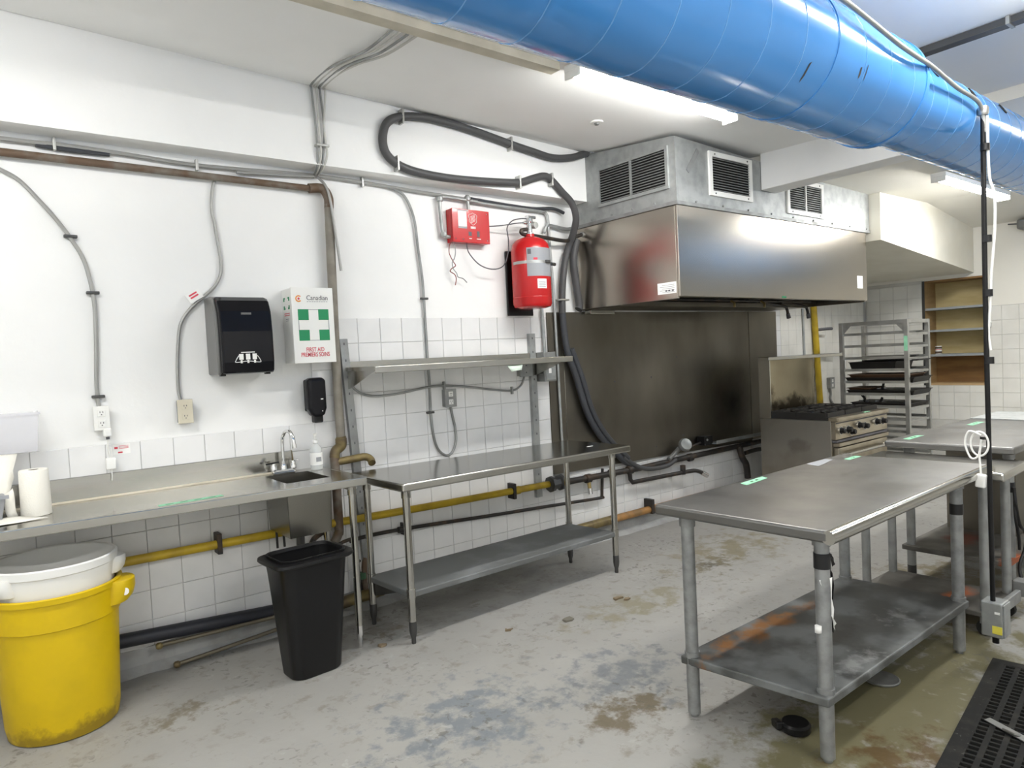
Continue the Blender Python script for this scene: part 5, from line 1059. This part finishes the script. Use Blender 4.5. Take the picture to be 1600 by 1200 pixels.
pan('thin dark baking tray on the third rack level', L[2]+.002, -1.0, -.50, RX0+.05, RX1-.05, .012)
pan('deep black baking pan near the top of pan rack', L[3]+.002, -.96, -.51, RX0+.02, RX1-.06, .085)
pan('flat black tray sticking out to the right below the deep pan', L[3]+.089, -1.14, -.62, RX0+.08, RX1-.08, .012)
pan('wide black tray on the fifth rack level', L[4]+.002, -1.12, -.47, RX0+.02, RX1-.05, .05)
pan('rust-brown tray stacked on the wide black tray', L[4]+.053, -1.08, -.50, RX0+.02, RX1-.08, .03, 'tray_rust')
pan('black tray on the sixth rack level', L[5]+.002, -1.12, -.48, RX0+.02, RX1-.05, .045)
pan('small brown tray on left of the sixth rack level', L[5]+.049, -.72, -.48, RX0+.03, RX1-.15, .02, 'tray_rust')
pan('black tray on the lowest filled rack level', L[6]+.002, -1.08, -.52, RX0+.02, RX1-.05, .04)
for i, (y, z, h) in enumerate(((-.80, L[5]+.048, .08), (-.62, L[6]+.043, .07), (-.78, L[6]+.043, .05))):
    it = thing('kitchen_tool', ('black upright handle tool on the sixth rack level', 'small dark tool left on the lowest filled rack level', 'dark crossed tool on middle of the lowest filled rack level')[i], 'tool', (7.08, y, z))
    T([(7.08, y, z+.006), (7.08, y-.01, z+h*.5), (7.08, y-.02*(1-2*(i % 2)), z+h)], .012, n=8).build('handle', 'black_plastic', it); MB().obox((7.10, y+.01, z+.012), .03, .09, .012, (0, 0, .4)).build('head', 'steel_dark', it)
MB().box(RX0-.0195, RX0-.0182, RY0-.016, RY0+.016, RZ-.30, RZ-.16).build('green_tape', 'green_tape', rk)

# ------------------------------------------------------------------ recessed wooden cabinet
cb2 = thing('wall_cabinet', 'open wooden cabinet with grey shelves set in the right wall', 'cabinet', (XR+.1, (CY0+CY1)/2, CZ0))
dpt = .30
MB().box(XR+dpt, XR+dpt+.015, CY0+.001, CY1-.001, CZ0+.001, CZ1-.001).build('back', 'plywood_yellow', cb2)
for y0, y1 in ((CY0+.001, CY0+.02), (CY1-.02, CY1-.001)): MB().box(XR-.006, XR+dpt, y0, y1, CZ0+.02, CZ1-.02).build('side', 'plywood', cb2)
MB().box(XR-.006, XR+dpt, CY0+.001, CY1-.001, CZ0+.001, CZ0+.02).build('bottom', 'wood_edge', cb2); MB().box(XR-.006, XR+dpt, CY0+.001, CY1-.001, CZ1-.02, CZ1-.001).build('top', 'plywood_dark', cb2)
MB().box(XR+dpt-.012, XR+dpt-.001, CY0+.02, CY1-.02, CZ0+.02, 1.26).build('lower_back', 'plywood_dark', cb2)
for z in (1.27, 1.545, 1.79): MB().box(XR+.004, XR+dpt-.001, CY0+.021, CY1-.021, z-.012, z+.012).build('shelf', 'shelf_grey', cb2)
MB().box(XR-.012, XR-.006, CY1-.022, CY1+.004, CZ0, CZ1).build('edge_strip', 'steel_dark', cb2)
cn = thing('food_can', 'small can with red and white label on the wooden cabinet shelf', 'can', (XR+.08, -.76, 1.283))
MB().lathe([(.03, 0), (.032, .004), (.032, .086), (.03, .09)], (XR+.08, -.76, 1.283), n=20).build('body', 'paper_white', cn)
MB().lathe([(.0325, .06), (.0325, .082)], (XR+.08, -.76, 1.283), n=20, cap=False).build('label_band', 'cardboard', cn); MB().lathe([(.0325, .006), (.0325, .03)], (XR+.08, -.76, 1.283), n=20, cap=False).build('label_band', 'cardboard', cn); MB().lathe([(.0325, .046), (.0325, .052)], (XR+.08, -.76, 1.283), n=20, cap=False).build('label_band', 'red_print', cn)

# ------------------------------------------------------------------ on the floor
mt = thing('rubber_mat', 'black perforated rubber floor mat at the right front', 'mat', (2.9, -3.3, 0))
ang = math.atan2(.15, 1.04); mo = Vector((3.585, -2.785)); ex = Vector((-math.cos(ang), -math.sin(ang))); ey = Vector((math.sin(ang), -math.cos(ang)))
def mp_(u, v, z): p = mo+ex*u+ey*v; return (p.x, p.y, z)
LM, WM = 1.5, .9
mbm = MB()
def mbar(u0, u1, v0, v1, z0, z1): mbm.hexa([mp_(u0, v0, z0), mp_(u0, v1, z0), mp_(u1, v1, z0), mp_(u1, v0, z0)], [mp_(u0, v0, z1), mp_(u0, v1, z1), mp_(u1, v1, z1), mp_(u1, v0, z1)])
mbar(0, LM, 0, .048, .001, .014); mbar(0, LM, WM-.06, WM, .001, .014); mbar(0, .05, 0.048, WM-.06, .001, .014); mbar(LM-.05, LM, 0.048, WM-.06, .001, .014)
nv = 15; nu = 42
for i in range(nv+1): v = .048+(WM-.108)*i/nv; mbar(.05, LM-.05, v-.0095, v+.0095, .001, .0135)
for j in range(nu+1): u = .05+(LM-.10)*j/nu; mbar(u-.005, u+.005, 0.048, WM-.06, .001, .0125)
mbm.build('lattice', 'rubber', mt)
mbm = MB(); mbar(.005, LM-.005, .005, WM-.005, .0004, .0012); mbm.build('underside', 'black_void', mt)
sp = thing('metal_strap', 'bent pale metal strip lying on the rubber mat', 'metal strip', (2.95, -3.0, .014))
MB().hexa([(2.995, -2.955, .016), (2.965, -2.945, .016), (2.88, -3.12, .02), (2.915, -3.13, .02)], [(2.995, -2.955, .019), (2.965, -2.945, .019), (2.88, -3.12, .023), (2.915, -3.13, .023)]).build('strip', 'aluminium', sp)
MB().obox((2.925, -3.045, .026), .05, .03, .006, (.3, .1, 1.1)).build('folded_end', 'aluminium', sp)
ld = tag(MB().lathe([(.05, 0), (.072, .003), (.075, .010), (.070, .013), (.062, .010), (.0, .009)], (3.045, -2.53, .001), n=28, cap=False).build('metal_disc', 'galvanized_dull'), 'round grey metal lid on the floor under island table', 'lid')
pk = thing('rubber_stopper', 'round black rubber stopper with tab on the floor under island table', 'stopper', (2.41, -2.49, 0))
MB().lathe([(.045, 0), (.055, .006), (.056, .03), (.048, .038), (.0, .036)], (2.41, -2.49, .001), n=24, cap=False).build('disc', 'black_plastic', pk); MB().obox((2.375, -2.435, .02), .06, .03, .03, (0, .2, .9)).build('tab', 'black_plastic', pk, bevel=.006)
random.seed(21)
chips = [(2.55, -1.05, .06, 'flat curled paint chip lying in front of wall table'), (2.98, -1.02, .05, 'brown dirt flake near the middle of the floor'), (3.02, -1.07, .035, 'small pale flake beside the brown dirt flake'), (1.62, -.62, .04, 'dark dirt flake near the counter leg'), (2.22, -.93, .03, 'small dark chip left of the curled paint chip')]
for (x, y, s, lab) in chips:
    n = 8; pts = []
    for i in range(n): a = 2*PI*i/n; r_ = s*random.uniform(.4, 1.0); pts.append((x+r_*math.cos(a), y+.6*r_*math.sin(a)))
    m = MB(); m.add([(p[0], p[1], .001) for p in pts]+[(p[0]+random.uniform(-.004, .004), p[1], .004+random.uniform(0, .010)) for p in pts], [tuple(range(n))[::-1], tuple(range(n, 2*n))]+[(i, (i+1) % n, n+(i+1) % n, n+i) for i in range(n)])
    tag(m.build('floor_debris', 'debris' if 'brown' in lab or 'dark' in lab else 'paint_chip'), lab, 'debris')
